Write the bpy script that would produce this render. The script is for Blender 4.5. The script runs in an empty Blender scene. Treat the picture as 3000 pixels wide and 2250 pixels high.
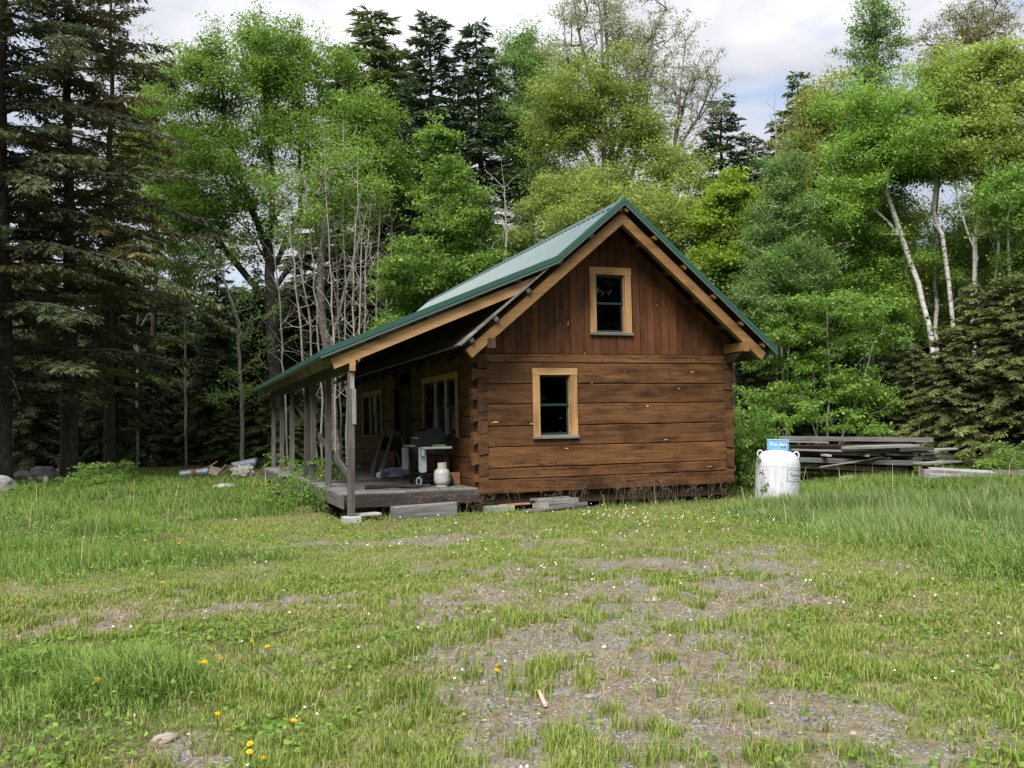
import bpy, math, random
import numpy as np
from mathutils import Vector, Matrix
R = math.radians
scene = bpy.context.scene
COL = scene.collection

# ------------------------------------------------------------------ camera
FPX, PITCH, ROLL, YAW = 2665.87, .0455, -.019, .3536      # solved for a 3000 px wide frame
CAM = np.array([-5.3092, -16.2391, 1.2888])
GZ = -.32                                                   # ground level (0 is the underside of the cabin's sill log)
_c, _s = math.cos(YAW), math.sin(YAW)
_R0, _F0, _Z = np.array([_c, -_s, 0]), np.array([_s, _c, 0]), np.array([0, 0, 1.])
FW = _F0*math.cos(PITCH)+_Z*math.sin(PITCH)
_U0 = -_F0*math.sin(PITCH)+_Z*math.cos(PITCH)
RT = _R0*math.cos(ROLL)+_U0*math.sin(ROLL)
UP = _U0*math.cos(ROLL)-_R0*math.sin(ROLL)
cam = bpy.data.cameras.new('camera'); cam.sensor_width = 36; cam.lens = 36*FPX/3000
cam.clip_start = .1; cam.clip_end = 3000
camo = bpy.data.objects.new('camera', cam); COL.objects.link(camo)
camo.matrix_world = Matrix(((RT[0], UP[0], -FW[0], CAM[0]), (RT[1], UP[1], -FW[1], CAM[1]), (RT[2], UP[2], -FW[2], CAM[2]), (0, 0, 0, 1)))
scene.camera = camo
def ray(px, py): return FW+RT*(px-1500)/FPX-UP*(py-1125)/FPX
def at(px, py, D): return CAM+ray(px, py)*D                 # the point D metres ahead seen at that place of the survey photo
def gnd(px, py, z=GZ):
    d = ray(px, py); return CAM+d*((z-CAM[2])/d[2])
def foot(px, D):
    p = at(px, 1300, D); return np.array([p[0], p[1], GZ])

# ------------------------------------------------------------------ world, sun, exposure
SUN_EL, SUN_AZ = R(50), R(222)                              # azimuth clockwise from +y
w = bpy.data.worlds.new('World'); scene.world = w; w.use_nodes = True
nt = w.node_tree; nt.nodes.clear()
def N(t, typ, **k):
    n = t.nodes.new(typ)
    for a, v in k.items():
        if a.startswith('i_'):
            n.inputs[int(a[2:]) if a[2:].isdigit() else a[2:].replace('_', ' ')].default_value = v
        else: setattr(n, a, v)
    return n
sky = N(nt, 'ShaderNodeTexSky', sky_type='NISHITA', sun_disc=False, sun_elevation=SUN_EL, sun_rotation=SUN_AZ)
bg1 = N(nt, 'ShaderNodeBackground', i_Strength=.09); nt.links.new(sky.outputs[0], bg1.inputs[0])
tc = N(nt, 'ShaderNodeTexCoord')
mp = N(nt, 'ShaderNodeMapping'); mp.inputs['Scale'].default_value = (1, 1, 2.6); mp.inputs['Location'].default_value = (.35, .1, .2)
nt.links.new(tc.outputs['Generated'], mp.inputs[0])
n1 = N(nt, 'ShaderNodeTexNoise', i_Scale=2.6, i_Detail=8, i_Roughness=.55, i_Distortion=.5); nt.links.new(mp.outputs[0], n1.inputs['Vector'])
n2 = N(nt, 'ShaderNodeTexNoise', i_Scale=4.3, i_Detail=9, i_Roughness=.55, i_Distortion=.3); nt.links.new(mp.outputs[0], n2.inputs['Vector'])
r1 = N(nt, 'ShaderNodeValToRGB'); r1.color_ramp.elements[0].position = .34; r1.color_ramp.elements[1].position = .48
r1.color_ramp.elements[0].color = (.35, .35, .35, 1); r1.color_ramp.elements[1].color = (1, 1, 1, 1)
nt.links.new(n1.outputs[0], r1.inputs[0])
r2 = N(nt, 'ShaderNodeValToRGB'); e = r2.color_ramp.elements
e[0].position = .36; e[0].color = (.66, .68, .76, 1); e[1].position = .60; e[1].color = (.94, .94, .98, 1)
nt.links.new(n2.outputs[0], r2.inputs[0])
sx_ = N(nt, 'ShaderNodeSeparateXYZ'); nt.links.new(tc.outputs['Generated'], sx_.inputs[0])
cie = N(nt, 'ShaderNodeMath', operation='MULTIPLY_ADD', use_clamp=False); nt.links.new(sx_.outputs[2], cie.inputs[0]); cie.inputs[1].default_value = .60; cie.inputs[2].default_value = .235   # an overcast sky is brightest overhead
bg2 = N(nt, 'ShaderNodeBackground'); nt.links.new(cie.outputs[0], bg2.inputs[1]); nt.links.new(r2.outputs[0], bg2.inputs[0])
mx = N(nt, 'ShaderNodeMixShader'); nt.links.new(r1.outputs[0], mx.inputs[0]); nt.links.new(bg1.outputs[0], mx.inputs[1]); nt.links.new(bg2.outputs[0], mx.inputs[2])
wo = N(nt, 'ShaderNodeOutputWorld'); nt.links.new(mx.outputs[0], wo.inputs[0])
sl = bpy.data.lights.new('sun', 'SUN'); sl.energy = 2.7; sl.angle = R(32); sl.color = (1, .95, .88)
so = bpy.data.objects.new('sun', sl); COL.objects.link(so)
sd = Vector((math.sin(SUN_AZ)*math.cos(SUN_EL), math.cos(SUN_AZ)*math.cos(SUN_EL), math.sin(SUN_EL)))
so.rotation_euler = sd.to_track_quat('Z', 'Y').to_euler(); so.location = (0, -10, 30)
vs = scene.view_settings; vs.view_transform = 'Standard'; vs.look = 'None'; vs.exposure = 1.2; vs.gamma = 1; vs.use_curve_mapping = False
scene.cycles.max_bounces = 7; scene.cycles.diffuse_bounces = 5; scene.cycles.glossy_bounces = 3
scene.cycles.transmission_bounces = 3; scene.cycles.transparent_max_bounces = 4
scene.cycles.caustics_reflective = False; scene.cycles.caustics_refractive = False

# ------------------------------------------------------------------ materials
MATS = {}
def newmat(name):
    m = bpy.data.materials.new(name); m.use_nodes = True; t = m.node_tree; t.nodes.clear()
    o = N(t, 'ShaderNodeOutputMaterial'); return m, t, o
def lk(t, a, b): t.links.new(a, b)
def ramp(t, fac, stops):
    r = N(t, 'ShaderNodeValToRGB'); el = r.color_ramp.elements
    while len(el) < len(stops): el.new(.5)
    for e_, (p, c) in zip(el, stops): e_.position = p; e_.color = (*c, 1)
    lk(t, fac, r.inputs[0]); return r.outputs[0]
def mixc(t, fac, a, b, mode='MIX'):
    m = N(t, 'ShaderNodeMix', data_type='RGBA', blend_type=mode)
    for i, v in ((0, fac), (6, a), (7, b)):
        if hasattr(v, 'links'): lk(t, v, m.inputs[i])
        else: m.inputs[i].default_value = v if i == 0 else (*v, 1)
    return m.outputs[2]
def mth(t, op, a, b=None, c=None, clamp=False):
    m = N(t, 'ShaderNodeMath', operation=op, use_clamp=clamp)
    for i, v in enumerate((a, b, c)):
        if v is None: continue
        if hasattr(v, 'links'): lk(t, v, m.inputs[i])
        else: m.inputs[i].default_value = v
    return m.outputs[0]
def attr(t, name, out=0):
    a = N(t, 'ShaderNodeAttribute', attribute_name=name); return a.outputs[out]
def scaled(t, vec, s):
    m = N(t, 'ShaderNodeVectorMath', operation='MULTIPLY'); lk(t, vec, m.inputs[0]); m.inputs[1].default_value = s; return m.outputs[0]
def noise(t, vec, sc, det=4, rough=.55, dist=0):
    n = N(t, 'ShaderNodeTexNoise', i_Scale=sc, i_Detail=det, i_Roughness=rough, i_Distortion=dist)
    if vec is not None: lk(t, vec, n.inputs['Vector'])
    return n.outputs[0]
def voro(t, vec, sc, feat='F1', rnd=1):
    n = N(t, 'ShaderNodeTexVoronoi', feature=feat, i_Scale=sc); n.inputs['Randomness'].default_value = rnd
    if vec is not None: lk(t, vec, n.inputs['Vector'])
    return n
def bsdf(t, o, col, rough=.6, bump=None, bdist=.01, spec=.5, metal=0):
    b = N(t, 'ShaderNodeBsdfPrincipled')
    if hasattr(col, 'links'): lk(t, col, b.inputs['Base Color'])
    else: b.inputs['Base Color'].default_value = (*col, 1)
    if hasattr(rough, 'links'): lk(t, rough, b.inputs['Roughness'])
    else: b.inputs['Roughness'].default_value = rough
    b.inputs['Specular IOR Level'].default_value = spec; b.inputs['Metallic'].default_value = metal
    if bump is not None:
        bp = N(t, 'ShaderNodeBump', i_Distance=bdist, i_Strength=.8); lk(t, bump, bp.inputs['Height']); lk(t, bp.outputs[0], b.inputs['Normal'])
    lk(t, b.outputs[0], o.inputs[0]); return b
def mk_wood(name, dark, mid, light, tone=.35, knots=0., knotcol=(.5, .3, .1), rough=.65, spec=.3, stain=0., grey=None, gscale=1., crack=0.):
    """grain runs along x of the 'gr' attribute; 'rn' is a random number per board"""
    m, t, o = newmat(name)
    g = attr(t, 'gr', 1); rn = attr(t, 'rn', 2)
    a = noise(t, scaled(t, g, (1.1*gscale, 17*gscale, 17*gscale)), 1.6, 6, .6, .6)
    b = noise(t, scaled(t, g, (.5, 2.2, 2.2)), 1.3, 5, .55)
    f = mth(t, 'ADD', mth(t, 'MULTIPLY', a, .62), mth(t, 'MULTIPLY', b, .38))
    c = ramp(t, f, ((.33, dark), (.5, mid), (.68, light)))
    if grey is not None:
        gv = noise(t, scaled(t, g, (.6, 5, 5)), 1.1, 5, .6)
        c = mixc(t, ramp(t, gv, ((.45, (0, 0, 0)), (.62, (1, 1, 1)))), c, grey)
    if stain:
        sv = noise(t, scaled(t, g, (.9, 1.7, 1.7)), 1.7, 6, .65)
        c = mixc(t, mth(t, 'MULTIPLY', ramp(t, sv, ((.5, (0, 0, 0)), (.7, (1, 1, 1)))), stain), c, tuple(x*.35 for x in dark))
    h = a
    if knots:
        sg_ = N(t, 'ShaderNodeSeparateXYZ'); lk(t, g, sg_.inputs[0]); cg = N(t, 'ShaderNodeCombineXYZ')
        lk(t, mth(t, 'MULTIPLY', sg_.outputs[0], 1.25), cg.inputs[0]); lk(t, mth(t, 'MULTIPLY', mth(t, 'ADD', sg_.outputs[1], sg_.outputs[2]), 5.2), cg.inputs[1]); lk(t, mth(t, 'MULTIPLY', rn, 37.), cg.inputs[2])
        v = voro(t, cg.outputs[0], 1.0)
        wob = mth(t, 'ADD', v.outputs['Distance'], mth(t, 'MULTIPLY', mth(t, 'SUBTRACT', noise(t, scaled(t, g, (9, 22, 22)), 1.5, 4, .6), .5), .22))
        sep = N(t, 'ShaderNodeSeparateColor'); lk(t, v.outputs['Color'], sep.inputs[0])
        on = mth(t, 'GREATER_THAN', sep.outputs[0], 1-knots)
        k1 = mth(t, 'MULTIPLY', mth(t, 'LESS_THAN', wob, .13), on)
        k2 = mth(t, 'MULTIPLY', mth(t, 'LESS_THAN', wob, .085), on)
        halo = mth(t, 'MULTIPLY', ramp(t, wob, ((.1, (1, 1, 1)), (.55, (0, 0, 0)))), mth(t, 'MULTIPLY', mth(t, 'GREATER_THAN', sep.outputs[1], .45), .75))
        c = mixc(t, halo, c, tuple(x*.55 for x in dark))
        c = mixc(t, k1, c, tuple(x*.5 for x in dark)); c = mixc(t, mth(t, 'MULTIPLY', k2, mth(t, 'GREATER_THAN', noise(t, scaled(t, g, (14, 30, 30)), 1, 2), .5)), c, knotcol)
    if crack:
        cn = mth(t, 'ABSOLUTE', mth(t, 'SUBTRACT', noise(t, scaled(t, g, (.30, 4.2, 4.2)), 1.0, 5, .5, .4), .5))
        cm = mth(t, 'GREATER_THAN', noise(t, scaled(t, g, (.5, 1.5, 1.5)), 1.0, 2), .50)
        ck = mth(t, 'MULTIPLY', mth(t, 'MULTIPLY', ramp(t, cn, ((.0, (1, 1, 1)), (.010, (0, 0, 0)))), cm), crack)
        c = mixc(t, ck, c, tuple(x*.25 for x in dark)); h = mth(t, 'SUBTRACT', h, mth(t, 'MULTIPLY', ck, 1.5))
    k = mth(t, 'ADD', mth(t, 'MULTIPLY', rn, tone*2), 1-tone)
    mul = N(t, 'ShaderNodeVectorMath', operation='SCALE'); lk(t, c, mul.inputs[0]); lk(t, k, mul.inputs['Scale'])
    bsdf(t, o, mul.outputs[0], rough, h, .006, spec); MATS[name] = m; return m
mk_wood('stained_log', (.058, .024, .009), (.122, .055, .021), (.195, .095, .037), .22, .7, (.55, .33, .10), .6, .3, .65, crack=.85)
mk_wood('stained_end', (.034, .016, .008), (.075, .036, .016), (.13, .065, .028), .3, 0, rough=.7, stain=.6)
mk_wood('siding', (.062, .024, .010), (.104, .041, .017), (.155, .067, .029), .34, .6, (.42, .2, .06), .65, .25, .45, crack=.5)
mk_wood('timber', (.15, .078, .028), (.225, .125, .048), (.30, .18, .075), .1, .08, (.2, .09, .03), .6, .3, .18)
mk_wood('trim_wood', (.34, .19, .08), (.43, .255, .115), (.52, .33, .16), .06, .04, (.3, .14, .05), .55, .3)
mk_wood('grey_wood', (.045, .042, .039), (.098, .093, .089), (.17, .163, .157), .3, 0, rough=.8, spec=.2, stain=.3)
mk_wood('pale_grey_wood', (.085, .082, .08), (.17, .167, .167), (.27, .267, .27), .22, 0, rough=.85, spec=.2, stain=.3)
mk_wood('pale_lumber', (.17, .17, .17), (.31, .31, .315), (.46, .46, .47), .25, 0, rough=.85, spec=.2, stain=.35)
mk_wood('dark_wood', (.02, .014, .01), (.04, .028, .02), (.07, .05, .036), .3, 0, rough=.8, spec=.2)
mk_wood('rim_wood', (.03, .027, .025), (.066, .058, .052), (.115, .10, .092), .15, .85, (.45, .22, .07), .8, .2, .4)
mk_wood('old_lumber', (.10, .092, .085), (.19, .18, .17), (.29, .28, .27), .3, 0, rough=.8, spec=.2, stain=.3)
mk_wood('tail_wood', (.16, .14, .12), (.27, .245, .21), (.38, .35, .31), .2, 0, rough=.8, spec=.2)
def simple(name, col, rough=.5, spec=.5, metal=0, var=0., vs_=6., bump=0.):
    m, t, o = newmat(name); tcn = N(t, 'ShaderNodeTexCoord'); c = col; h = None
    if var:
        n = noise(t, tcn.outputs['Object'], vs_, 6, .6)
        c = ramp(t, n, ((.3, tuple(x*(1-var) for x in col)), (.7, tuple(min(1, x*(1+var)) for x in col))))
        if bump: h = n
    bsdf(t, o, c, rough, h, bump, spec, metal); MATS[name] = m; return m
simple('roof_metal', (.062, .115, .12), .40, .45, 0, .12, 1.3)
simple('roof_trim', (.028, .085, .068), .4, .5)
simple('roof_lip', (.09, .13, .115), .45, .5)
simple('sash_green', (.012, .04, .042), .4)
simple('sash_white', (.5, .5, .48), .5)
simple('curtain', (.42, .43, .40), .9, .1)
simple('black_plastic', (.012, .013, .017), .38)
simple('black_hood', (.016, .021, .032), .28, .7)
simple('hood_grey', (.085, .092, .10), .4, .5, 0, .2)
simple('light_plastic', (.52, .58, .62), .5, .4, 0, .07)
simple('white_paint', (.53, .55, .60), .42, .5, 0, .07, 2.5)
simple('tank_cream', (.54, .54, .50), .4, .5, 0, .12, 7)
simple('brass', (.42, .30, .12), .4, .5, .8)
simple('rubber', (.015, .015, .016), .7)
simple('cover_blue', (.12, .31, .58), .45, .5, 0, .12, 9)
simple('cover_edge', (.45, .70, .80), .5)
simple('ink_teal', (.10, .20, .24), .6)
simple('ink_white', (.8, .84, .88), .6)
simple('ink_dark', (.06, .05, .04), .6)
simple('concrete', (.36, .35, .335), .9, .2, 0, .25, 9, .01)
simple('concrete_green', (.24, .29, .24), .9, .2, 0, .3, 7, .01)
simple('plastic_bag', (.62, .66, .74), .35, .5, 0, .12, 12)
simple('bag_blue', (.3, .48, .75), .4)
simple('green_box', (.22, .30, .16), .6)
simple('block_wood', (.33, .19, .10), .7, .2, 0, .3, 12)
simple('galvanized', (.15, .185, .21), .5, .5, .2, .3, 5)
simple('rust', (.20, .085, .04), .8, .2, 0, .5, 8)
simple('tin_brown', (.20, .16, .135), .7, .3, 0, .35, 6)
simple('pale_rag', (.25, .245, .21), .9, .1, 0, .3, 10)
simple('stake_wood', (.66, .40, .30), .7)
m, t, o = newmat('tank_paint'); tcn = N(t, 'ShaderNodeTexCoord'); v = tcn.outputs['Object']
sp_ = N(t, 'ShaderNodeSeparateXYZ'); lk(t, v, sp_.inputs[0])
n = noise(t, scaled(t, v, (9, 9, 1.2)), 1.3, 6, .65); n_b = noise(t, v, 7, 6, .7)
low = mth(t, 'MULTIPLY_ADD', sp_.outputs[2], -.16, .17)
c = mixc(t, ramp(t, mth(t, 'ADD', n, low), ((.56, (0, 0, 0)), (.80, (.75, .75, .75)))), (.55, .57, .62), (.33, .345, .33))
c = mixc(t, ramp(t, mth(t, 'ADD', n_b, low), ((.66, (0, 0, 0)), (.76, (.7, .7, .7)))), c, (.22, .21, .18))
bsdf(t, o, c, .42, None, 0, .5); MATS['tank_paint'] = m
def mk_rock(name, a, b, c):
    m, t, o = newmat(name); tcn = N(t, 'ShaderNodeTexCoord'); v = tcn.outputs['Object']
    n = noise(t, v, 3.2, 8, .65); n2_ = noise(t, v, 16, 5, .6)
    col = mixc(t, mth(t, 'MULTIPLY', n2_, .45), ramp(t, n, ((.35, a), (.52, b), (.68, c))), a)
    bsdf(t, o, col, .9, mth(t, 'ADD', n, mth(t, 'MULTIPLY', n2_, .4)), .05, .2); MATS[name] = m
mk_rock('granite', (.16, .16, .15), (.33, .32, .30), (.46, .45, .42))
mk_rock('warm_stone', (.24, .2, .17), (.42, .37, .32), (.55, .5, .44))
# glass: a dark reflecting pane you can see a little through
m, t, o = newmat('glass'); g_ = N(t, 'ShaderNodeBsdfGlossy', i_Roughness=.02); g_.inputs[0].default_value = (.9, .95, 1, 1)
tr = N(t, 'ShaderNodeBsdfTransparent'); tr.inputs[0].default_value = (.55, .6, .6, 1)
fr = N(t, 'ShaderNodeFresnel', i_IOR=1.5); ms = N(t, 'ShaderNodeMixShader'); lk(t, fr.outputs[0], ms.inputs[0]); lk(t, tr.outputs[0], ms.inputs[1]); lk(t, g_.outputs[0], ms.inputs[2]); lk(t, ms.outputs[0], o.inputs[0]); MATS['glass'] = m
def mk_leaf(name, stops, trans=.48, hv=.12):
    m, t, o = newmat(name)
    c = ramp(t, attr(t, 'tint', 2), stops)
    oi = N(t, 'ShaderNodeObjectInfo'); k = mth(t, 'ADD', mth(t, 'MULTIPLY', oi.outputs['Random'], hv*2), 1-hv)
    mul = N(t, 'ShaderNodeVectorMath', operation='SCALE'); lk(t, c, mul.inputs[0]); lk(t, k, mul.inputs['Scale'])
    d = N(t, 'ShaderNodeBsdfPrincipled'); d.inputs['Roughness'].default_value = .55; d.inputs['Specular IOR Level'].default_value = .25
    lk(t, mul.outputs[0], d.inputs['Base Color'])
    tl = N(t, 'ShaderNodeBsdfTranslucent'); lk(t, mul.outputs[0], tl.inputs[0])
    ms = N(t, 'ShaderNodeMixShader', i_0=trans); lk(t, d.outputs[0], ms.inputs[1]); lk(t, tl.outputs[0], ms.inputs[2]); lk(t, ms.outputs[0], o.inputs[0]); MATS[name] = m
mk_leaf('leaf_maple', ((0, (.09, .19, .03)), (.5, (.22, .38, .055)), (1, (.40, .56, .11))), .52)
mk_leaf('leaf_yellow', ((0, (0.134, 0.202, 0.039)), (.5, (0.291, 0.386, 0.073)), (1, (0.482, 0.571, 0.146))))
mk_leaf('leaf_chart', ((0, (0.154, 0.242, 0.022)), (.5, (0.297, 0.440, 0.039)), (1, (0.440, 0.572, 0.066))))
mk_leaf('leaf_aspen', ((0, (.09, .18, .045)), (.5, (.20, .34, .085)), (1, (.34, .48, .15))), .52)
mk_leaf('leaf_olive', ((0, (0.147, 0.189, 0.037)), (.5, (0.294, 0.336, 0.068)), (1, (0.441, 0.462, 0.126))))
mk_leaf('leaf_bud', ((0, (.22, .23, .13)), (.5, (.36, .38, .24)), (1, (.55, .57, .42))))
mk_leaf('leaf_red', ((0, (.15, .145, .07)), (.5, (.26, .25, .12)), (1, (.36, .37, .19))))
mk_leaf('leaf_shrub', ((0, (0.069, 0.155, 0.028)), (.5, (0.183, 0.336, 0.049)), (1, (0.379, 0.532, 0.099))))
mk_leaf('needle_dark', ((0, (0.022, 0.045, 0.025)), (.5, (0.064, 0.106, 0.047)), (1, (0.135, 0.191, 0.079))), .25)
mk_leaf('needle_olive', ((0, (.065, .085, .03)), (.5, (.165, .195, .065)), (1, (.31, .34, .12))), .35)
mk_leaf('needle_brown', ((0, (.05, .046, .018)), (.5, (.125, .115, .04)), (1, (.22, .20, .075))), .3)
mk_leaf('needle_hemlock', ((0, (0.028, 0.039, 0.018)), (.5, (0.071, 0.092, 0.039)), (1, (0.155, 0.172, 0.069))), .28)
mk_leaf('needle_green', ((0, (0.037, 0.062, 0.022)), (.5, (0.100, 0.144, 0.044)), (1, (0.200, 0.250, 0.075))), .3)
mk_leaf('grass_short', ((0, (0.104, 0.136, 0.026)), (.45, (0.188, 0.271, 0.047)), (.8, (0.281, 0.354, 0.073)), (1, (0.437, 0.375, 0.177))), .3, 0)
mk_leaf('grass_tall', ((0, (.07, .125, .024)), (.5, (.165, .27, .05)), (.9, (.27, .38, .09)), (1, (.42, .40, .17))), .3, 0)
mk_leaf('grass_blue', ((0, (.085, .14, .04)), (.5, (.185, .28, .08)), (.9, (.33, .42, .17)), (1, (.5, .5, .28))), .3, 0)
mk_leaf('straw', ((0, (.16, .11, .06)), (.5, (.29, .21, .12)), (1, (.45, .36, .22))), .1, 0)
mk_leaf('dead_weed', ((0, (.08, .055, .04)), (.5, (.16, .115, .085)), (1, (.29, .23, .17))), .1, 0)
mk_leaf('petal_white', ((0, (.75, .75, .68)), (1, (.88, .88, .82))), .2, 0)
mk_leaf('petal_yellow', ((0, (.85, .55, .01)), (1, (.95, .74, .03))), .15, 0)
mk_leaf('pebble', ((0, (.12, .115, .105)), (.5, (.265, .253, .23)), (1, (.48, .455, .41))), 0, 0)
def mk_bark(name, a, b, c, sx=3, sz=1, birch=False):
    m, t, o = newmat(name); tcn = N(t, 'ShaderNodeTexCoord'); v = tcn.outputs['Object']
    n = noise(t, scaled(t, v, (sx*4, sx*4, sz*4)), 1, 6, .65, .3)
    col = ramp(t, n, ((.32, a), (.5, b), (.7, c)))
    if birch:
        bands = noise(t, scaled(t, v, (3.5, 3.5, 13)), 1.1, 4, .6)
        col = mixc(t, ramp(t, bands, ((.57, (0, 0, 0)), (.63, (1, 1, 1)))), col, (.06, .05, .045))
        big = noise(t, scaled(t, v, (2, 2, 2.4)), 1.1, 4, .6)
        col = mixc(t, ramp(t, big, ((.6, (0, 0, 0)), (.66, (.85, .85, .85)))), col, (.1, .09, .08))
    bsdf(t, o, col, .85, n, .02, .2); MATS[name] = m
mk_bark('bark_grey', (.05, .045, .04), (.13, .12, .105), (.24, .225, .2))
mk_bark('bark_dark', (.018, .015, .013), (.045, .038, .033), (.09, .08, .07))
mk_bark('bark_sapling', (.16, .145, .125), (.28, .26, .23), (.42, .40, .36))
mk_bark('bark_birch', (.42, .40, .37), (.62, .60, .57), (.75, .74, .71), 2, 4, True)
mk_bark('bark_ragged', (.03, .026, .022), (.20, .18, .16), (.42, .40, .37), 3, 3, True)

# ------------------------------------------------------------------ object helpers
def tag(o, label=None, cat=None, group=None, kind=None):
    for k, v in (('label', label), ('category', cat), ('group', group), ('kind', kind)):
        if v: o[k] = v
    return o
def thing(name, label, cat, loc=(0, 0, 0), rz=0., group=None, scale=None):
    o = bpy.data.objects.new(name, None); COL.objects.link(o); o.location = loc; o.rotation_euler = (0, 0, rz); o.empty_display_size = .2
    if scale: o.scale = scale
    return tag(o, label, cat, group)
def np_mesh(name, V, polys, attrs=None, smooth=False):
    """polys: list of (n, k) index arrays"""
    me = bpy.data.meshes.new(name); V = np.asarray(V, np.float32)
    me.vertices.add(len(V)); me.vertices.foreach_set('co', V.ravel())
    polys = [np.asarray(p, np.int32) for p in polys if len(p)]
    tot = np.concatenate([np.full(len(p), p.shape[1], np.int32) for p in polys])
    idx = np.concatenate([p.ravel() for p in polys])
    me.loops.add(len(idx)); me.loops.foreach_set('vertex_index', idx)
    st = np.zeros(len(tot), np.int32); st[1:] = np.cumsum(tot)[:-1]
    me.polygons.add(len(tot)); me.polygons.foreach_set('loop_start', st)
    if smooth: me.polygons.foreach_set('use_smooth', np.ones(len(tot), bool))
    me.update(calc_edges=True)
    for an, av in (attrs or {}).items():
        av = np.asarray(av, np.float32)
        a = me.attributes.new(an, 'FLOAT_VECTOR' if av.ndim == 2 else 'FLOAT', 'POINT')
        a.data.foreach_set('vector' if av.ndim == 2 else 'value', av.ravel())
    return me
def link(name, me, mat=None, parent=None, loc=None):
    o = bpy.data.objects.new(name, me); COL.objects.link(o)
    if mat and not me.materials: me.materials.append(MATS[mat])
    if parent: o.parent = parent
    if loc is not None: o.location = loc
    return o
rng = random.Random(7)
class MB:
    def __init__(s): s.v = []; s.f = []; s.g = []; s.r = []
    def add(s, vs, fs, gr=None, rn=None):
        n = len(s.v); off = np.array([rng.uniform(0, 40), rng.uniform(0, 40), rng.uniform(0, 40)])
        rn = rng.random() if rn is None else rn
        for i, p in enumerate(vs):
            s.v.append(tuple(p)); s.g.append(tuple(np.array(gr[i] if gr is not None else p)+off)); s.r.append(rn)
        s.f += [tuple(n+i for i in f) for f in fs]
    def obox(s, c, ax, ay, az, L, W, H, rn=None, bev=.004):
        """oriented box: L along ax (the grain), W along ay, H along az, edges slightly chamfered"""
        c, ax, ay, az = (np.array(q, float) for q in (c, ax, ay, az)); b = min(bev, W*.3, H*.3, L*.3)
        vs, gr = [], []
        prof = [(-W/2+b, -H/2), (W/2-b, -H/2), (W/2, -H/2+b), (W/2, H/2-b), (W/2-b, H/2), (-W/2+b, H/2), (-W/2, H/2-b), (-W/2, -H/2+b)]
        for x in (-L/2, L/2):
            for y, z in prof: vs.append(c+ax*x+ay*y+az*z); gr.append((x, y, z))
        fs = [tuple(range(7, -1, -1)), tuple(range(8, 16))]+[(i, (i+1) % 8, 8+(i+1) % 8, 8+i) for i in range(8)]
        s.add(vs, fs, gr, rn)
    def box(s, x0, x1, y0, y1, z0, z1, axis=0, rn=None, bev=.004):
        c = ((x0+x1)/2, (y0+y1)/2, (z0+z1)/2); d = (x1-x0, y1-y0, z1-z0); E = np.eye(3)
        a, b, e_ = ((0, 1, 2), (1, 2, 0), (2, 0, 1))[axis]
        s.obox(c, E[a], E[b], E[e_], d[a], d[b], d[e_], rn, bev)
    def beam(s, p0, p1, w_, h_, up=(0, 0, 1), rn=None, bev=.004):
        """w_ sideways, h_ along up"""
        p0, p1 = np.array(p0, float), np.array(p1, float); d = p1-p0; L = np.linalg.norm(d); d /= L
        u = np.array(up, float); u -= d*(u@d); u /= np.linalg.norm(u); sd_ = np.cross(u, d)
        s.obox((p0+p1)/2, d, sd_, u, L, w_, h_, rn, bev)
    def prism(s, pts, y0, y1, rn=None, axis='y', grain=0):
        """polygon of (a,b) extruded: axis y -> (a,y,b); axis x -> (x,a,b); axis z -> (a,b,z)"""
        n = len(pts); vs, gr = [], []
        for y in (y0, y1):
            for a, b in pts:
                p = (a, y, b) if axis == 'y' else ((y, a, b) if axis == 'x' else (a, b, y))
                vs.append(p); gr.append((p[grain], p[(grain+1) % 3], p[(grain+2) % 3]))
        ar = sum(pts[i][0]*pts[(i+1) % n][1]-pts[(i+1) % n][0]*pts[i][1] for i in range(n))
        fl = (ar > 0) != (axis == 'y')
        fs = [tuple(range(n)) if not fl else tuple(range(n-1, -1, -1)), tuple(range(2*n-1, n-1, -1)) if not fl else tuple(range(n, 2*n))]
        fs += [((i, n+i, n+(i+1) % n, (i+1) % n) if not fl else (i, (i+1) % n, n+(i+1) % n, n+i)) for i in range(n)]
        s.add(vs, fs, gr, rn)
    def tube(s, pts, rad, n=8, cap=True):
        pts = [np.array(p, float) for p in pts]; rad = [rad]*len(pts) if np.isscalar(rad) else rad
        vs, fs = [], []; ref = None
        for i, p in enumerate(pts):
            d = pts[min(i+1, len(pts)-1)]-pts[max(i-1, 0)]; d /= np.linalg.norm(d)+1e-9
            if ref is None: ref = np.array([1., 0, 0]) if abs(d[0]) < .8 else np.array([0, 1., 0])
            a = np.cross(d, ref); a /= np.linalg.norm(a); b = np.cross(d, a); ref = np.cross(a, d)
            for k in range(n):
                th = 2*math.pi*k/n; vs.append(p+rad[i]*(a*math.cos(th)+b*math.sin(th)))
        for i in range(len(pts)-1):
            for k in range(n): fs.append((i*n+k, (i+1)*n+k, (i+1)*n+(k+1) % n, i*n+(k+1) % n))
        if cap: fs += [tuple(range(n)), tuple(range(len(vs)-1, len(vs)-n-1, -1))]
        s.add(vs, fs)
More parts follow.
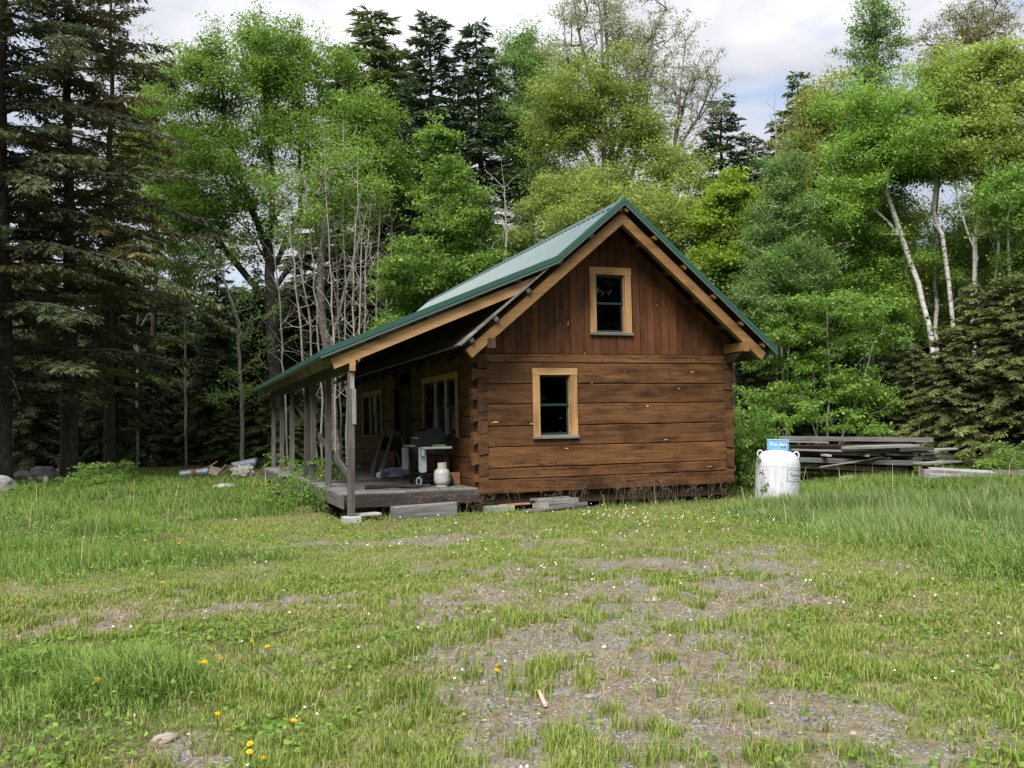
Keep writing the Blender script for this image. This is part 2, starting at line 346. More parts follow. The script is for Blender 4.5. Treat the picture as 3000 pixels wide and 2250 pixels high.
    def lathe(s, prof, c=(0, 0, 0), n=32, axis='z', cap=True):
        if not cap: prof = list(prof)+[prof[0]]
        vs, fs = [], []
        for r_, z in prof:
            for k in range(n):
                th = 2*math.pi*k/n; x, y = r_*math.cos(th), r_*math.sin(th)
                p = (x, y, z) if axis == 'z' else ((z, x, y) if axis == 'x' else (y, z, x))
                vs.append((p[0]+c[0], p[1]+c[1], p[2]+c[2]))
        for i in range(len(prof)-1):
            for k in range(n): fs.append((i*n+k, i*n+(k+1) % n, (i+1)*n+(k+1) % n, (i+1)*n+k))
        if cap: fs += [tuple(range(n-1, -1, -1)), tuple(range(len(vs)-n, len(vs)))]
        s.add(vs, fs)
    def build(s, name, mat, parent=None, smooth=False, local=False):
        me = bpy.data.meshes.new(name); V = np.array(s.v)
        org = None
        if parent is None and not local:
            org = np.array([V[:, 0].mean(), V[:, 1].mean(), V[:, 2].min()]); V = V-org
        elif parent is not None and not local:
            o_ = np.zeros(3); p = parent
            while p: o_ += np.array(p.location); p = p.parent
            V = V-o_
        me.from_pydata([tuple(p) for p in V], [], s.f)
        a = me.attributes.new('gr', 'FLOAT_VECTOR', 'POINT'); a.data.foreach_set('vector', np.array(s.g, np.float32).ravel())
        a = me.attributes.new('rn', 'FLOAT', 'POINT'); a.data.foreach_set('value', np.array(s.r, np.float32))
        if smooth:
            me.polygons.foreach_set('use_smooth', np.ones(len(me.polygons), bool))
            me.update()
            if smooth == 'auto': me.set_sharp_from_angle(angle=R(40))
        o = link(name, me, mat, parent)
        if org is not None: o.location = org
        return o

# value noise for terrain and planting
def _h(ix, iy, sd_): 
    v = np.sin(ix*127.1+iy*311.7+sd_*74.7)*43758.5453; return v-np.floor(v)
def vnoise(x, y, sd_=0):
    ix, iy = np.floor(x), np.floor(y); fx, fy = x-ix, y-iy; fx = fx*fx*(3-2*fx); fy = fy*fy*(3-2*fy)
    return (_h(ix, iy, sd_)*(1-fx)+_h(ix+1, iy, sd_)*fx)*(1-fy)+(_h(ix, iy+1, sd_)*(1-fx)+_h(ix+1, iy+1, sd_)*fx)*fy
def fbm(x, y, sd_=0, o=4):
    s_ = 0; a = .5; tt = 0
    for i in range(o): s_ = s_+a*vnoise(x, y, sd_+i*13); tt += a; a *= .5; x = x*2.03; y = y*2.03
    return s_/tt
def sst(a, b, x): q = np.clip((x-a)/(b-a), 0, 1); return q*q*(3-2*q)

# ------------------------------------------------------------------ ground
def fdepth(x, y): return (x-CAM[0])*_F0[0]+(y-CAM[1])*_F0[1]
def flat(x, y): return (x-CAM[0])*_R0[0]+(y-CAM[1])*_R0[1]
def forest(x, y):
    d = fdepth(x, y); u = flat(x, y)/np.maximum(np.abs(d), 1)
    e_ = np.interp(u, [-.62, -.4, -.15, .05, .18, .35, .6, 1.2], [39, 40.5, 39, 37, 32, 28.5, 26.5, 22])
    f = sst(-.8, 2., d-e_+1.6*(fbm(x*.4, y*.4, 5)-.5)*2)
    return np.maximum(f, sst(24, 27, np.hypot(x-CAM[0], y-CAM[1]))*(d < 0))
def inside(x, y): return ((x > -2.5) & (x < 5.45) & (y > .1) & (y < 12.7)).astype(float)
def lush(x, y):
    wv = 1.1*(fbm(x*.55, y*.55, 3)-.5)
    a = sst(-4.1, -6.1, x+wv*1.3+.12*np.minimum(0, y+2)*0)*sst(-5.6, -4.3, y+wv)
    a = np.maximum(a, .85*sst(1.1, .55, np.hypot((x+4.9)/1.3, (y+4.3)/.8)+wv*.5))
    b = sst(1.25, .5, np.hypot((x+6.0)/1.05, (y+9.9)/1.15)+wv*.6)
    xl = np.interp(y, [-13.2, -12, -10.5, -9.3, -6.5, -2.5, 0, 20], [-.6, .2, 1.3, 2.0, 2.5, 3.3, 5.2, 5.8])
    c = sst(-.9, 1.5, x-xl+wv*1.3)
    d = sst(1., 1.6, y)*sst(-2.7, -3.2, x)*.75
    d = np.maximum(d, .5*sst(-.9, -.25, y)*(x > -2.8)*(x < 6))
    return np.clip(np.maximum.reduce([a, b, c, d]), 0, 1)*(1-forest(x, y)*.9)
def gravel(x, y):
    tr_ = np.exp(-((x+2.3-.42*(y+10))/(1.6+.22*np.clip(y+12, 0, 5)))**2)*sst(-5.2, -8.2, y)
    tr2 = .55*np.exp(-((x+1.5)/2.6)**2-((y+3.4)/1.6)**2)
    tr3 = .5*np.exp(-((x+5.3)/1.2)**2-((y+7.6)/.6)**2)+.35*np.exp(-((x-1.6)/1.2)**2-((y+6.2)/.9)**2)
    n = .62*fbm(x*1.5, y*1.5, 21)+.38*fbm(x*4.6, y*4.6, 22)
    g = sst(.47, .72, n+.40*np.clip(tr_+tr2+tr3, 0, 1)-.09)
    return np.clip(g*(1-lush(x, y)*1.3), 0, 1)
def gheight(x, y):
    h_ = .10*(fbm(x*.35, y*.35, 9)-.5)+.045*(fbm(x*1.7, y*1.7, 10)-.5)
    near = sst(0, 2.5, np.maximum(np.maximum(-3-x, x-6), np.maximum(-.6-y, 0)))*.75+.25
    return GZ+h_*near+.12*forest(x, y)*fbm(x*.5, y*.5, 14)
fx = np.arange(-17, 21.01, .12); fy = np.arange(-16.5, 27.01, .12)
far = np.array([1, 2, 4, 7, 11, 16, 24, 36, 55, 85, 130, 200, 320, 500.])
xs = np.concatenate([-17-far[::-1], fx, 21+far]); ys = np.concatenate([-16.5-far[::-1], fy, 27+far])
X, Y = np.meshgrid(xs, ys); x_, y_ = X.ravel(), Y.ravel()
Zg = gheight(x_, y_); Zg = np.where(inside(x_, y_) > 0, GZ-.08, Zg)
nx, ny = len(xs), len(ys); I = np.arange(nx*ny).reshape(ny, nx)
Q = np.stack([I[:-1, :-1], I[:-1, 1:], I[1:, 1:], I[1:, :-1]], -1).reshape(-1, 4)
fo = forest(x_, y_)
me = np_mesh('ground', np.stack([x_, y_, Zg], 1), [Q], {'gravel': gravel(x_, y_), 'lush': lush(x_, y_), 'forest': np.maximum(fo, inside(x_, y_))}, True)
m, t, o = newmat('ground_soil'); tcn = N(t, 'ShaderNodeTexCoord'); v = tcn.outputs['Object']
nA = noise(t, v, 2.3, 8, .65); nB = noise(t, v, 14, 6, .65); vo = voro(t, v, 62); vo2 = voro(t, v, 27)
sep = N(t, 'ShaderNodeSeparateColor'); lk(t, vo.outputs['Color'], sep.inputs[0])
stone = ramp(t, sep.outputs[0], ((0, (.10, .096, .089)), (.45, (.19, .184, .172)), (.8, (.285, .277, .26)), (1, (.43, .41, .375))))
stone = mixc(t, mth(t, 'MULTIPLY', ramp(t, vo.outputs['Distance'], ((.35, (0, 0, 0)), (.75, (1, 1, 1)))), .8), stone, (.10, .085, .07))
thatch = ramp(t, nB, ((.3, (.10, .08, .05)), (.5, (.17, .14, .09)), (.72, (.27, .23, .15))))
moss = ramp(t, nB, ((.3, (.08, .105, .026)), (.55, (.14, .17, .042)), (.75, (.20, .225, .07))))
green = mixc(t, ramp(t, nA, ((.44, (0, 0, 0)), (.62, (1, 1, 1)))), moss, thatch)
green = mixc(t, attr(t, 'lush', 2), green, (.05, .075, .022))
gm = mth(t, 'ADD', attr(t, 'gravel', 2), mth(t, 'MULTIPLY', mth(t, 'SUBTRACT', nB, .5), .9), clamp=True)
gs = mixc(t, ramp(t, noise(t, v, 5.5, 6, .6), ((.36, (0, 0, 0)), (.62, (1, 1, 1)))), stone, thatch)
c = mixc(t, ramp(t, gm, ((.2, (0, 0, 0)), (.9, (1, 1, 1)))), green, gs)
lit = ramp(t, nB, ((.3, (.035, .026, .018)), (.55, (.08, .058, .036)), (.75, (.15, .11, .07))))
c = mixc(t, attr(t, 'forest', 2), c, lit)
hh = mth(t, 'ADD', mth(t, 'MULTIPLY', nB, .8), mth(t, 'MULTIPLY', vo.outputs['Distance'], -.35))
bsdf(t, o, c, .95, hh, .03, .1); MATS['ground_soil'] = m
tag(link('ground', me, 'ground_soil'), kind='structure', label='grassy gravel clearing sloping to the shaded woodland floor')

# ------------------------------------------------------------------ the cabin
W, XR, SL, ZR, LEN = 5.568, 2.784, .845, 5.62, 12.75
ROOF0, ROOF1 = -.76, 13.51
cab = thing('log_cabin', 'brown square log cabin with green metal roof and open side porch', 'cabin', (0, 0, GZ))
CZ = [0, .27, .48, .882, 1.272, 1.69, 2.077, 2.488, 2.66]
def seam(x, k): return .007*(2*vnoise(np.array([x*1.7]), np.array([k*9.1]), 31)[0]-1)+.004*(2*vnoise(np.array([x*6]), np.array([k*5.3]), 33)[0]-1)
def log_piece(mb, x0, x1, k, th=.18, y=0., swap=False):
    n = max(2, int((x1-x0)/.13)); z0, z1 = CZ[k], CZ[k+1]; rn = (k*.37+.2) % 1
    vs, gr, fs = [], [], []; bul = .004*rng.uniform(-1, 1)
    for i in range(n+1):
        x = x0+(x1-x0)*i/n; a = z0+(seam(x, k) if k > 0 else 0)+.003; b = z1+(seam(x, k+1) if k < 7 else 0)-.004
        d = .004*(2*vnoise(np.array([x*2.2]), np.array([k*3.]), 41)[0]-1)+bul
        for yy, zz in ((th, a), (.022, a), (d, a+.016), (d+.002, (a+b)/2), (d, b-.014), (.018, b), (th, b)):
            vs.append((x, y+yy, zz)); gr.append((x, zz, yy))
    for i in range(n):
        for j in range(6): fs.append((i*7+j, i*7+j+1, (i+1)*7+j+1, (i+1)*7+j)[::-1])
    fs.append(tuple(range(7))[::-1]); fs.append(tuple(range(n*7, n*7+7)))
    fs = [f[::-1] for f in fs]
    mb.add(vs, fs, gr, rn)
WIN = (1.235, 1.875, 1.075, 2.26)
fwall = MB()
for k in range(8):
    xa, xb = (0, W) if k == 0 else (.18, W-.155)
    if CZ[k+1] > WIN[2]+.02 and CZ[k] < WIN[3]-.02:
        log_piece(fwall, xa, WIN[0], k); log_piece(fwall, WIN[1], xb, k)
    else: log_piece(fwall, xa, xb, k)
for k, za, zb in ((3, CZ[3], WIN[2]-.02), (6, WIN[3]+.02, CZ[7])): fwall.box(WIN[0], WIN[1], .003, .17, za+.004, zb-.004, 0, (k*.37+.2) % 1, .012)
fwall.box(.02, W-.02, .19, .22, .0, 1.07, 0); fwall.box(.02, WIN[0]-.02, .19, .22, 1.07, 2.3, 0); fwall.box(WIN[1]+.02, W-.02, .19, .22, 1.07, 2.3, 0); fwall.box(.02, W-.02, .19, .22, 2.3, 2.66, 0)
fwall.build('front_wall', 'stained_log', cab)
# dovetailed corner: tails of the front logs, ends of the side logs between them
for side in (0, 1):
    mxx = (lambda x: x) if side == 0 else (lambda x: W-x)
    q = 1 if side == 0 else .86
    for k in range(1, 8):
        if k == 1: zc, hn, he = .315, .05, .055
        else: zc = (CZ[k]+CZ[k+1])/2+rng.uniform(-.012, .012); hn, he = .075, .115
        if k == 7: zc, hn, he = 2.58, .06, .06
        ext = (.115+rng.uniform(-.02, .025))*(1 if side == 0 else .35)
        p = [(mxx(.19), zc-hn), (mxx(-.005), zc-hn-.018), (mxx(-ext), zc-he-.01), (mxx(-ext-.012), zc+he), (mxx(-.005), zc+hn+.016), (mxx(.19), zc+hn)]
        tails = MB(); tails.prism(p, .002+rng.uniform(-.006, .006), .175, (k*.37+.2) % 1); tails.build('log_tail', 'stained_log', cab)
    for k in range(2, 8):
        zc = CZ[k]; hh_ = .128 if k < 7 else .11
        p = [(mxx(.178), zc-hh_+.012), (mxx(.012), zc-hh_-.01), (mxx(-.004), zc-hh_), (mxx(-.004), zc+hh_-.004), (mxx(.178), zc+hh_-.02)]
        ends = MB(); ends.prism(p, -.014+rng.uniform(-.012, .010), .2, (k*.23) % 1, grain=1); ends.build('log_end', 'stained_end', cab)
# side walls: courses staggered half a log against the front
SW1, SW2, DR = (1.42, 3.88, 1.17, 2.28), (8.6, 11.06, 1.14, 2.24), (5.22, 6.98, .13, 2.35)
def side_wall(x0, x1, holes, nm):
    mb = MB(); zz = [0, .27, .68, 1.08, 1.48, 1.885, 2.285, 2.70]
    for k in range(7):
        cuts = [.2, LEN]
        for h_ in holes:
            if zz[k+1] > h_[2]+.02 and zz[k] < h_[3]-.02: cuts += [h_[0], h_[1]]
        cuts.sort(); rn = rng.random()
        for a, b in zip(cuts[::2], cuts[1::2]): mb.box(x0+rng.uniform(-.005, .005), x1, a, b, zz[k]+.005, zz[k+1]-.006, 1, rn, .014)
    return mb.build(nm, 'stained_log', cab)
side_wall(0, .18, [SW1, SW2, DR], 'side_wall'); side_wall(W-.18, W, [], 'side_wall')
mb = MB(); mb.box(.2, W-.2, LEN-.18, LEN, 0, 2.66, 0); mb.prism([(.0, 2.66), (W, 2.66), (XR, 5.0)], LEN-.1, LEN); mb.build('back_wall', 'stained_log', cab)
mb = MB(); mb.box(.22, W-.22, .24, LEN-.2, -.02, .06, 1); mb.box(.3, W-.3, .3, LEN-.3, 2.4, 2.44, 1); mb.build('floor_boards', 'dark_wood', cab)
# skirt under the sill, stone piers
mb = MB(); mb.box(-.02, W-.1, .13, .17, -.235, -.006, 0); mb.box(-.02, .02, .2, LEN, -.4, -.006, 1); mb.box(W-.1, W-.05, .2, LEN, -.4, -.006, 1); mb.box(0, W, LEN-.1, LEN-.05, -.4, -.006, 0); mb.build('skirt_board', 'dark_wood', cab)
# board gable with its own window hole
GW = (2.48, 3.145, 3.09, 4.255)
gab = MB(); x = .0; edges = []
while x < W-.05: wd = rng.uniform(.155, .205); edges.append((x, min(W, x+wd))); x += wd
def gtop(x): return 2.66+max(.02, (ZR-.28-SL*abs(x-XR))-2.66)
for a, b in edges:
    rn = rng.random(); yo = rng.uniform(-.004, .004)+.008
    def strip(za0, zb0, ta, tb, a=a, b=b):
        p = [(a+.005, za0), (b-.005, zb0), (b-.005, tb), (a+.005, ta)]
        if a < XR < b: p = [(a+.005, za0), (b-.005, zb0), (b-.005, tb), (XR, gtop(XR)), (a+.005, ta)]
        gab.prism(p, yo, yo+.03, rn, grain=2)
    if b > GW[0] and a < GW[1]:
        strip(2.668, 2.668, GW[2]-.02, GW[2]-.02) if not a < XR < b else gab.prism([(a+.005, 2.668), (b-.005, 2.668), (b-.005, GW[2]-.02), (a+.005, GW[2]-.02)], yo, yo+.03, rn, grain=2)
        strip(GW[3]+.02, GW[3]+.02, gtop(a), gtop(b))
    else: strip(2.668, 2.668, gtop(a), gtop(b))
gab.prism([(0, 2.67), (GW[0]-.05, 2.67), (GW[0]-.05, gtop(GW[0])), (0, gtop(0))], .06, .1); gab.prism([(GW[1]+.05, 2.67), (W, 2.67), (W, gtop(W)), (GW[1]+.05, gtop(GW[1]))], .06, .1)
gab.prism([(GW[0]-.06, 2.67), (GW[1]+.06, 2.67), (GW[1]+.06, GW[2]-.05), (GW[0]-.06, GW[2]-.05)], .06, .1)
gab.prism([(GW[0]-.06, GW[3]+.05), (GW[1]+.06, GW[3]+.05), (XR+.3, 5.05), (XR-.3, 5.05)], .06, .1)
gab.build('gable_siding', 'siding', cab)

def window_front(x0, x1, z0, z1, t_, tt_, tb_, y=0.):
    """double-hung window in the front wall: outer trim x0..x1, z0..z1"""
    wn = MB(); wn.box(x0, x0+t_, y-.035, y-.002, z0+tb_, z1-tt_, 2); wn.box(x1-t_, x1, y-.037, y-.003, z0+tb_, z1-tt_, 2)
    wn.box(x0-.006, x1+.006, y-.042, y-.002, z1-tt_, z1, 0)
    f = wn.build('window', 'trim_wood', cab)
    sl_ = MB(); sl_.box(x0-.012, x1+.014, y-.062, y+.05, z0, z0+tb_, 0); sl_.build('sill', 'pale_grey_wood', f)
    a, b, c, d = x0+t_, x1-t_, z0+tb_, z1-tt_
    j = MB(); j.box(b-.022, b, y-.002, y+.12, c, d, 2); j.box(a, a+.012, y-.002, y+.12, c, d, 2); j.box(a, b, y+.0, y+.12, c, c+.012, 0); j.build('jamb', 'trim_wood', f)
    a += .012; b -= .022; mid = (c+d)/2+.01
    s_ = MB()
    for (za, zb, yy) in ((mid-.022, d, y+.03), (c+.012, mid+.022, y+.062)):
        s_.box(a, a+.035, yy, yy+.028, za, zb, 2); s_.box(b-.035, b, yy, yy+.028, za, zb, 2)
        s_.box(a+.035, b-.035, yy, yy+.028, zb-.04, zb, 0); s_.box(a+.035, b-.035, yy, yy+.028, za, za+.045, 0)
    s_.build('sash', 'sash_green', f)
    for (za, zb, yy) in ((mid+.02, d-.035, y+.042), (c+.05, mid-.015, y+.074)):
        g2 = MB(); g2.box(a+.03, b-.03, yy, yy+.005, za, zb, 0); g2.build('pane', 'glass', f)
window_front(1.10, 2.03, 1.02, 2.38, .142, .132, .055)
window_front(2.35, 3.265, 3.04, 4.40, .138, .152, .055, .006)
# added black panels behind the front windows stand in for the unlit room
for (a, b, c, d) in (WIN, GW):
    mb = MB(); mb.box(a-.1, b+.1, 1.3, 1.34, c-.1, d+.1, 0); mb.build('room_shade_panel', 'black_plastic', cab)
def window_side(y0, y1, z0, z1, t_, nsash):
    wn = MB(); wn.box(-.035, -.002, y0, y0+t_, z0+.05, z1-.13, 2); wn.box(-.037, -.002, y1-t_, y1, z0+.05, z1-.13, 2); wn.box(-.042, -.002, y0-.006, y1+.006, z1-.13, z1, 1)
    f = wn.build('window', 'trim_wood', cab)
    s2 = MB(); s2.box(-.075, .05, y0-.02, y1+.02, z0, z0+.05, 1); s2.build('sill', 'pale_grey_wood', f)
    a, b, c, d = y0+t_, y1-t_, z0+.05, z1-.13; wd = (b-a)/nsash; sa = MB(); cu = MB()
    for i in range(nsash):
        p, q = a+i*wd, a+(i+1)*wd
        if i: mu = MB(); mu.box(.0, .09, p-.035, p+.035, c, d, 2); mu.build('mullion', 'sash_white', f)
        mid = (c+d)/2
        for za, zb, xx in ((mid-.02, d, .035), (c, mid+.02, .065)):
            sa.box(xx, xx+.025, p+.035, p+.07, za, zb, 2); sa.box(xx, xx+.025, q-.07, q-.035, za, zb, 2); sa.box(xx, xx+.025, p+.07, q-.07, zb-.035, zb, 1); sa.box(xx, xx+.025, p+.07, q-.07, za, za+.04, 1)
            g2 = MB(); g2.box(xx+.01, xx+.014, p+.065, q-.065, za+.03, zb-.03, 1); g2.build('pane', 'glass', f)
        for e0, e1 in ((p+.08, p+.08+wd*.22), (q-.08-wd*.14, q-.08)):
            n = 8; vs = []
            for k in range(n+1):
                yy = e0+(e1-e0)*k/n; xx = .17+.018*math.sin(k*2.1)
                vs += [(xx, yy, c+.02), (xx, yy, mid-.02)]
            cu = MB(); cu.add(vs, [(2*k, 2*k+1, 2*k+3, 2*k+2) for k in range(n)]); cu.build('curtain', 'curtain', f)
    sa.build('sash', 'sash_green', f)
    lin = MB(); lin.box(.6, .63, y0-.1, y1+.1, z0-.1, z1+.1, 1); lin.build('side_shade_panel', 'black_plastic', f)  # added black sheet puts the room's darkness behind the side panes
window_side(1.284, 4.01, 1.07, 2.40, .13, 3); window_side(8.46, 11.2, 1.04, 2.355, .13, 3)
mb = MB(); mb.box(.10, .14, DR[0]+.08, DR[1]-.08, .13, DR[3]-.08, 2); d_ = mb.build('door', 'dark_wood', cab)
mb = MB(); mb.box(-.02, .1, DR[0], DR[0]+.075, .13, DR[3], 2); mb.box(-.02, .1, DR[1]-.075, DR[1], .13, DR[3], 2); mb.box(-.021, .1, DR[0]+.076, DR[1]-.076, DR[3]-.075, DR[3], 1); mb.build('frame', 'dark_wood', d_)
mb = MB(); mb.tube([(.09, DR[0]+.25, 1.1), (.05, DR[0]+.25, 1.1), (.05, DR[0]+.16, 1.1)], .012); mb.build('handle', 'brass', d_)

# roof timbers
def zroof(dx): return ZR-SL*abs(dx)
TOPD, BOTD = .245, .484                                     # below the metal: rafter top, rafter bottom (vertical)
def rafter_poly(sgn, d0, d1):
    n = np.array([-SL*.18, -.18])                           # square tail cut
    return [(XR+sgn*d0, zroof(d0)-TOPD), (XR+sgn*(d1+.115), zroof(d1+.115)-TOPD), (XR+sgn*d1, zroof(d1)-BOTD), (XR+sgn*d0, zroof(d0)-BOTD)]
for y0 in [-.65]+[.9+1.22*i for i in range(10)]:
    l = MB(); l.prism([(XR-3.09-.115, zroof(3.205)-TOPD), (XR-3.09, zroof(3.09)-BOTD), (XR+.0, zroof(0)-BOTD), (XR+.125, zroof(.125)-BOTD+.115), (XR+.14, zroof(.14)-TOPD), (XR, zroof(0)-TOPD)], y0, y0+.13)
    r_ = MB(); r_.prism([(XR+.0, zroof(0)-BOTD+.003), (XR+.146, zroof(.146)-TOPD+.0), (XR+3.205, zroof(3.205)-TOPD), (XR+3.09, zroof(3.09)-BOTD)], y0+.002, y0+.132)
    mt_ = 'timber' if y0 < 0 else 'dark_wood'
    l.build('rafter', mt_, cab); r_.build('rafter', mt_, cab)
for x0, x1 in ((-.013, .137), (5.42, 5.574)):
    mb = MB(); mb.box(x0, x1, -.672, LEN, 2.70, 2.885, 1); mb.build('wall_plate', 'timber' if x0 > 1 else 'stained_end', cab)
# bracket under the right plate
mb = MB(); mb.prism([(.0, 2.69), (-.62, 2.69), (-.30, 2.52), (.0, 2.5)], 5.44, 5.56, axis='x', grain=1); mb.build('bracket', 'dark_wood', cab)
for d in (.072, .677, 1.324, 1.986, 2.614, 3.12):           # purlins carrying the metal
    for sgn in (-1, 1):
        dd = d if sgn > 0 else {.677: .714, 1.324: 1.347, 1.986: 2.01, 2.614: 2.65}.get(d, d)
        c = np.array([XR+sgn*dd, 0, zroof(dd)-.145]); k = 1/math.hypot(1, SL); ax = np.array([sgn*k, 0, -SL*k]); az = np.array([sgn*SL*k, 0, k])
        mb = MB(); c[1] = (ROOF0+.03+LEN)/2; mb.obox(c, (0, 1, 0), np.cross(az, (0, 1, 0)), az, LEN-ROOF0-.03+rng.uniform(-.03, .01), .085, .10); mb.build('purlin', 'grey_wood' if (sgn < 0 and d > .1) else 'timber', cab)
# sheathing boards: the old left slope runs on below the porch roof
def slope_sheet(name, mat, sgn, d0, d1, off, th, y0, y1, nb):
    mb = MB(); k = 1/math.hypot(1, SL); ax = np.array([sgn*k, 0, -SL*k]); az = np.array([sgn*SL*k, 0, k]); st = (d1-d0)/nb
    for i in range(nb):
        dm = d0+(i+.5)*st; c = np.array([XR+sgn*dm, (y0+y1)/2, zroof(dm)-off]); mb.obox(c, (0, 1, 0), ax, az, y1-y0, st/k-.006, th, bev=.002)
    return mb.build(name, mat, cab)
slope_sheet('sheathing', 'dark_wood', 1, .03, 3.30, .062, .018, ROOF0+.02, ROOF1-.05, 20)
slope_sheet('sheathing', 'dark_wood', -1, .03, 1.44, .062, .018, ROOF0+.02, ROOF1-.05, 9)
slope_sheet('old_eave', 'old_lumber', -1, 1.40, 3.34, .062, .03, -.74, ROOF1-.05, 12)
# porch roof line
PX0, PZ0, PX1, PZ1 = XR-1.418, zroof(1.418), -3.0, 2.62
PS = (PZ0-PZ1)/(PX0-PX1)
def zporch(x): return PZ1+PS*(x-PX1)
PT, PB = .205, .40
pr_y = [.41+1.037*i for i in range(13)]
n = MB(); xe = 1.02; n.prism([(-2.845, zporch(-2.845)-PT), (xe, zporch(xe)-PT+.0), (.72, zporch(.72)-PB), (-2.777, zporch(-2.777)-PB+.0)], -.66, -.55); n.build('porch_rafter', 'trim_wood', cab)
for y0 in pr_y:
    n = MB(); n.prism([(-2.935, zporch(-2.935)-.10), (.60, zporch(.60)-.10), (.60, zporch(.6)-PB), (-2.70, zporch(-2.7)-.335), (-2.84, zporch(-2.84)-.33)], y0, y0+.055); n.build('porch_rafter', 'tail_wood', cab)
for x in (1.09, .572, -.277, -1.125, -1.97, -2.78):
    mb = MB(); k = 1/math.hypot(1, PS); mb.obox((x, (ROOF0+.03+.6)/2, zporch(x)-.135), (0, 1, 0), (k, 0, PS*k), (-PS*k, 0, k), .6-ROOF0-.03, .10, .085); mb.build('purlin', 'grey_wood', cab)
mb = MB(); k = 1/math.hypot(1, PS); nb = 22; st = (PX0-PX1-.05)/nb
for i in range(nb):
    x = PX1+.03+(i+.5)*st; mb.obox((x, (ROOF0+ROOF1)/2, zporch(x)-.062), (0, 1, 0), (k, 0, PS*k), (-PS*k, 0, k), ROOF1-ROOF0-.06, st/k-.006, .018, bev=.002)
mb.build('sheathing', 'dark_wood', cab)

# ribbed metal: each slope one folded sheet
def metal(name, p0, p1, y0, y1):
    """p0 (x,z) upper edge, p1 lower edge"""
    ys_, hs = [], []; y = y0
    while y < y1:
        for dy, h_ in ((0, 0), (.012, .02), (.034, .02), (.046, 0), (.113, .0), (.119, .004), (.131, .004), (.137, 0)):
            if y+dy < y1: ys_.append(y+dy); hs.append(h_)
        y += .2286
    ys_.append(y1); hs.append(0)
    d = np.array([p1[0]-p0[0], p1[1]-p0[1]]); d = d/np.linalg.norm(d); nn = np.array([-d[1], d[0]]);
    if nn[1] < 0: nn = -nn
    vs = []
    for y, h_ in zip(ys_, hs):
        for p in (p0, p1): vs.append((p[0]+nn[0]*h_, y, p[1]+nn[1]*h_))
    for y, h_ in zip(ys_, hs):
        for p in (p0, p1): vs.append((p[0]+nn[0]*(h_-.004), y, p[1]+nn[1]*(h_-.004)))
    m_ = 2*len(ys_); fs = []
    up = p1[0] > p0[0]
    for i in range(len(ys_)-1):
        f = (2*i, 2*i+1, 2*i+3, 2*i+2); fs.append(f if up else f[::-1]); g = tuple(q+m_ for q in f); fs.append(g[::-1] if up else g)
    fs += [(0, 1, m_+1, m_), tuple(q+2*(len(ys_)-1) for q in (1, 0, m_, m_+1))]
    for i in range(len(ys_)-1): fs.append((2*i+1, 2*i+3, m_+2*i+3, m_+2*i+1)); fs.append((2*i, m_+2*i, m_+2*i+2, 2*i+2))
    mb = MB(); mb.add(vs, fs); return mb.build(name, 'roof_metal', cab)
metal('metal_roof', (XR+.02, zroof(.02)-.034), (XR+3.37, zroof(3.37)-.034), ROOF0+.01, ROOF1)
metal('metal_roof', (XR-.02, zroof(.02)-.034), (PX0-.02, zroof(1.438)-.034), ROOF0+.01, ROOF1)
metal('porch_metal_roof', (PX0+.05, zporch(PX0+.05)-.036), (PX1-.02, zporch(PX1-.02)-.036), ROOF0+.01, ROOF1)
mb = MB(); q = .15; mb.prism([(XR-q, zroof(q)+.0), (XR, ZR+.004), (XR+q, zroof(q)), (XR+q, zroof(q)-.006), (XR, ZR-.003), (XR-q, zroof(q)-.006)], ROOF0-.01, ROOF1+.02); mb.build('ridge_cap', 'roof_metal', cab)
def rake(p0, p1, nm='rake_trim', y=ROOF0):
    mb = MB(); d = np.array([p1[0]-p0[0], 0, p1[1]-p0[1]]); nrm = np.array([0, 0, 1.])
    a, b = np.array([p0[0], y-.012, p0[1]]), np.array([p1[0], y-.012, p1[1]])
    sh = lambda h_: np.array([0, 0, h_])
    mb.prism([(p0[0], p0[1]+.012), (p1[0], p1[1]+.012), (p1[0], p1[1]-.085), (p0[0], p0[1]-.085)], y-.022, y+.0)
    mb.prism([(p0[0], p0[1]+.016), (p1[0], p1[1]+.016), (p1[0], p1[1]+.006), (p0[0], p0[1]+.006)], y+.001, y+.12)
    r_ = mb.build(nm, 'roof_trim', cab)
    mb = MB(); mb.prism([(p0[0], p0[1]-.087), (p1[0], p1[1]-.087), (p1[0], p1[1]-.135), (p0[0], p0[1]-.135)], y-.012, y+.006); mb.build('lip', 'roof_lip', r_)
rake((XR+.002, ZR), (XR+3.40, zroof(3.40))); rake((XR-.002, ZR), (PX0, PZ0)); rake((PX0-.002, PZ0), (PX1-.02, zporch(PX1-.02)))
mb = MB(); mb.box(PX1-.045, PX1-.023, ROOF0, ROOF1, zporch(PX1)-.115, zporch(PX1)-.02, 1); mb.box(PX1-.022, PX1+.06, ROOF0, ROOF1, zporch(PX1)-.116, zporch(PX1)-.108, 1); mb.build('eave_trim', 'roof_trim', cab)
mb = MB(); mb.box(XR+3.30, XR+3.33, ROOF0+.12, ROOF1-.1, zroof(3.33)-.24, zroof(3.3)-.1, 1); mb.build('eave_board', 'pale_grey_wood', cab)

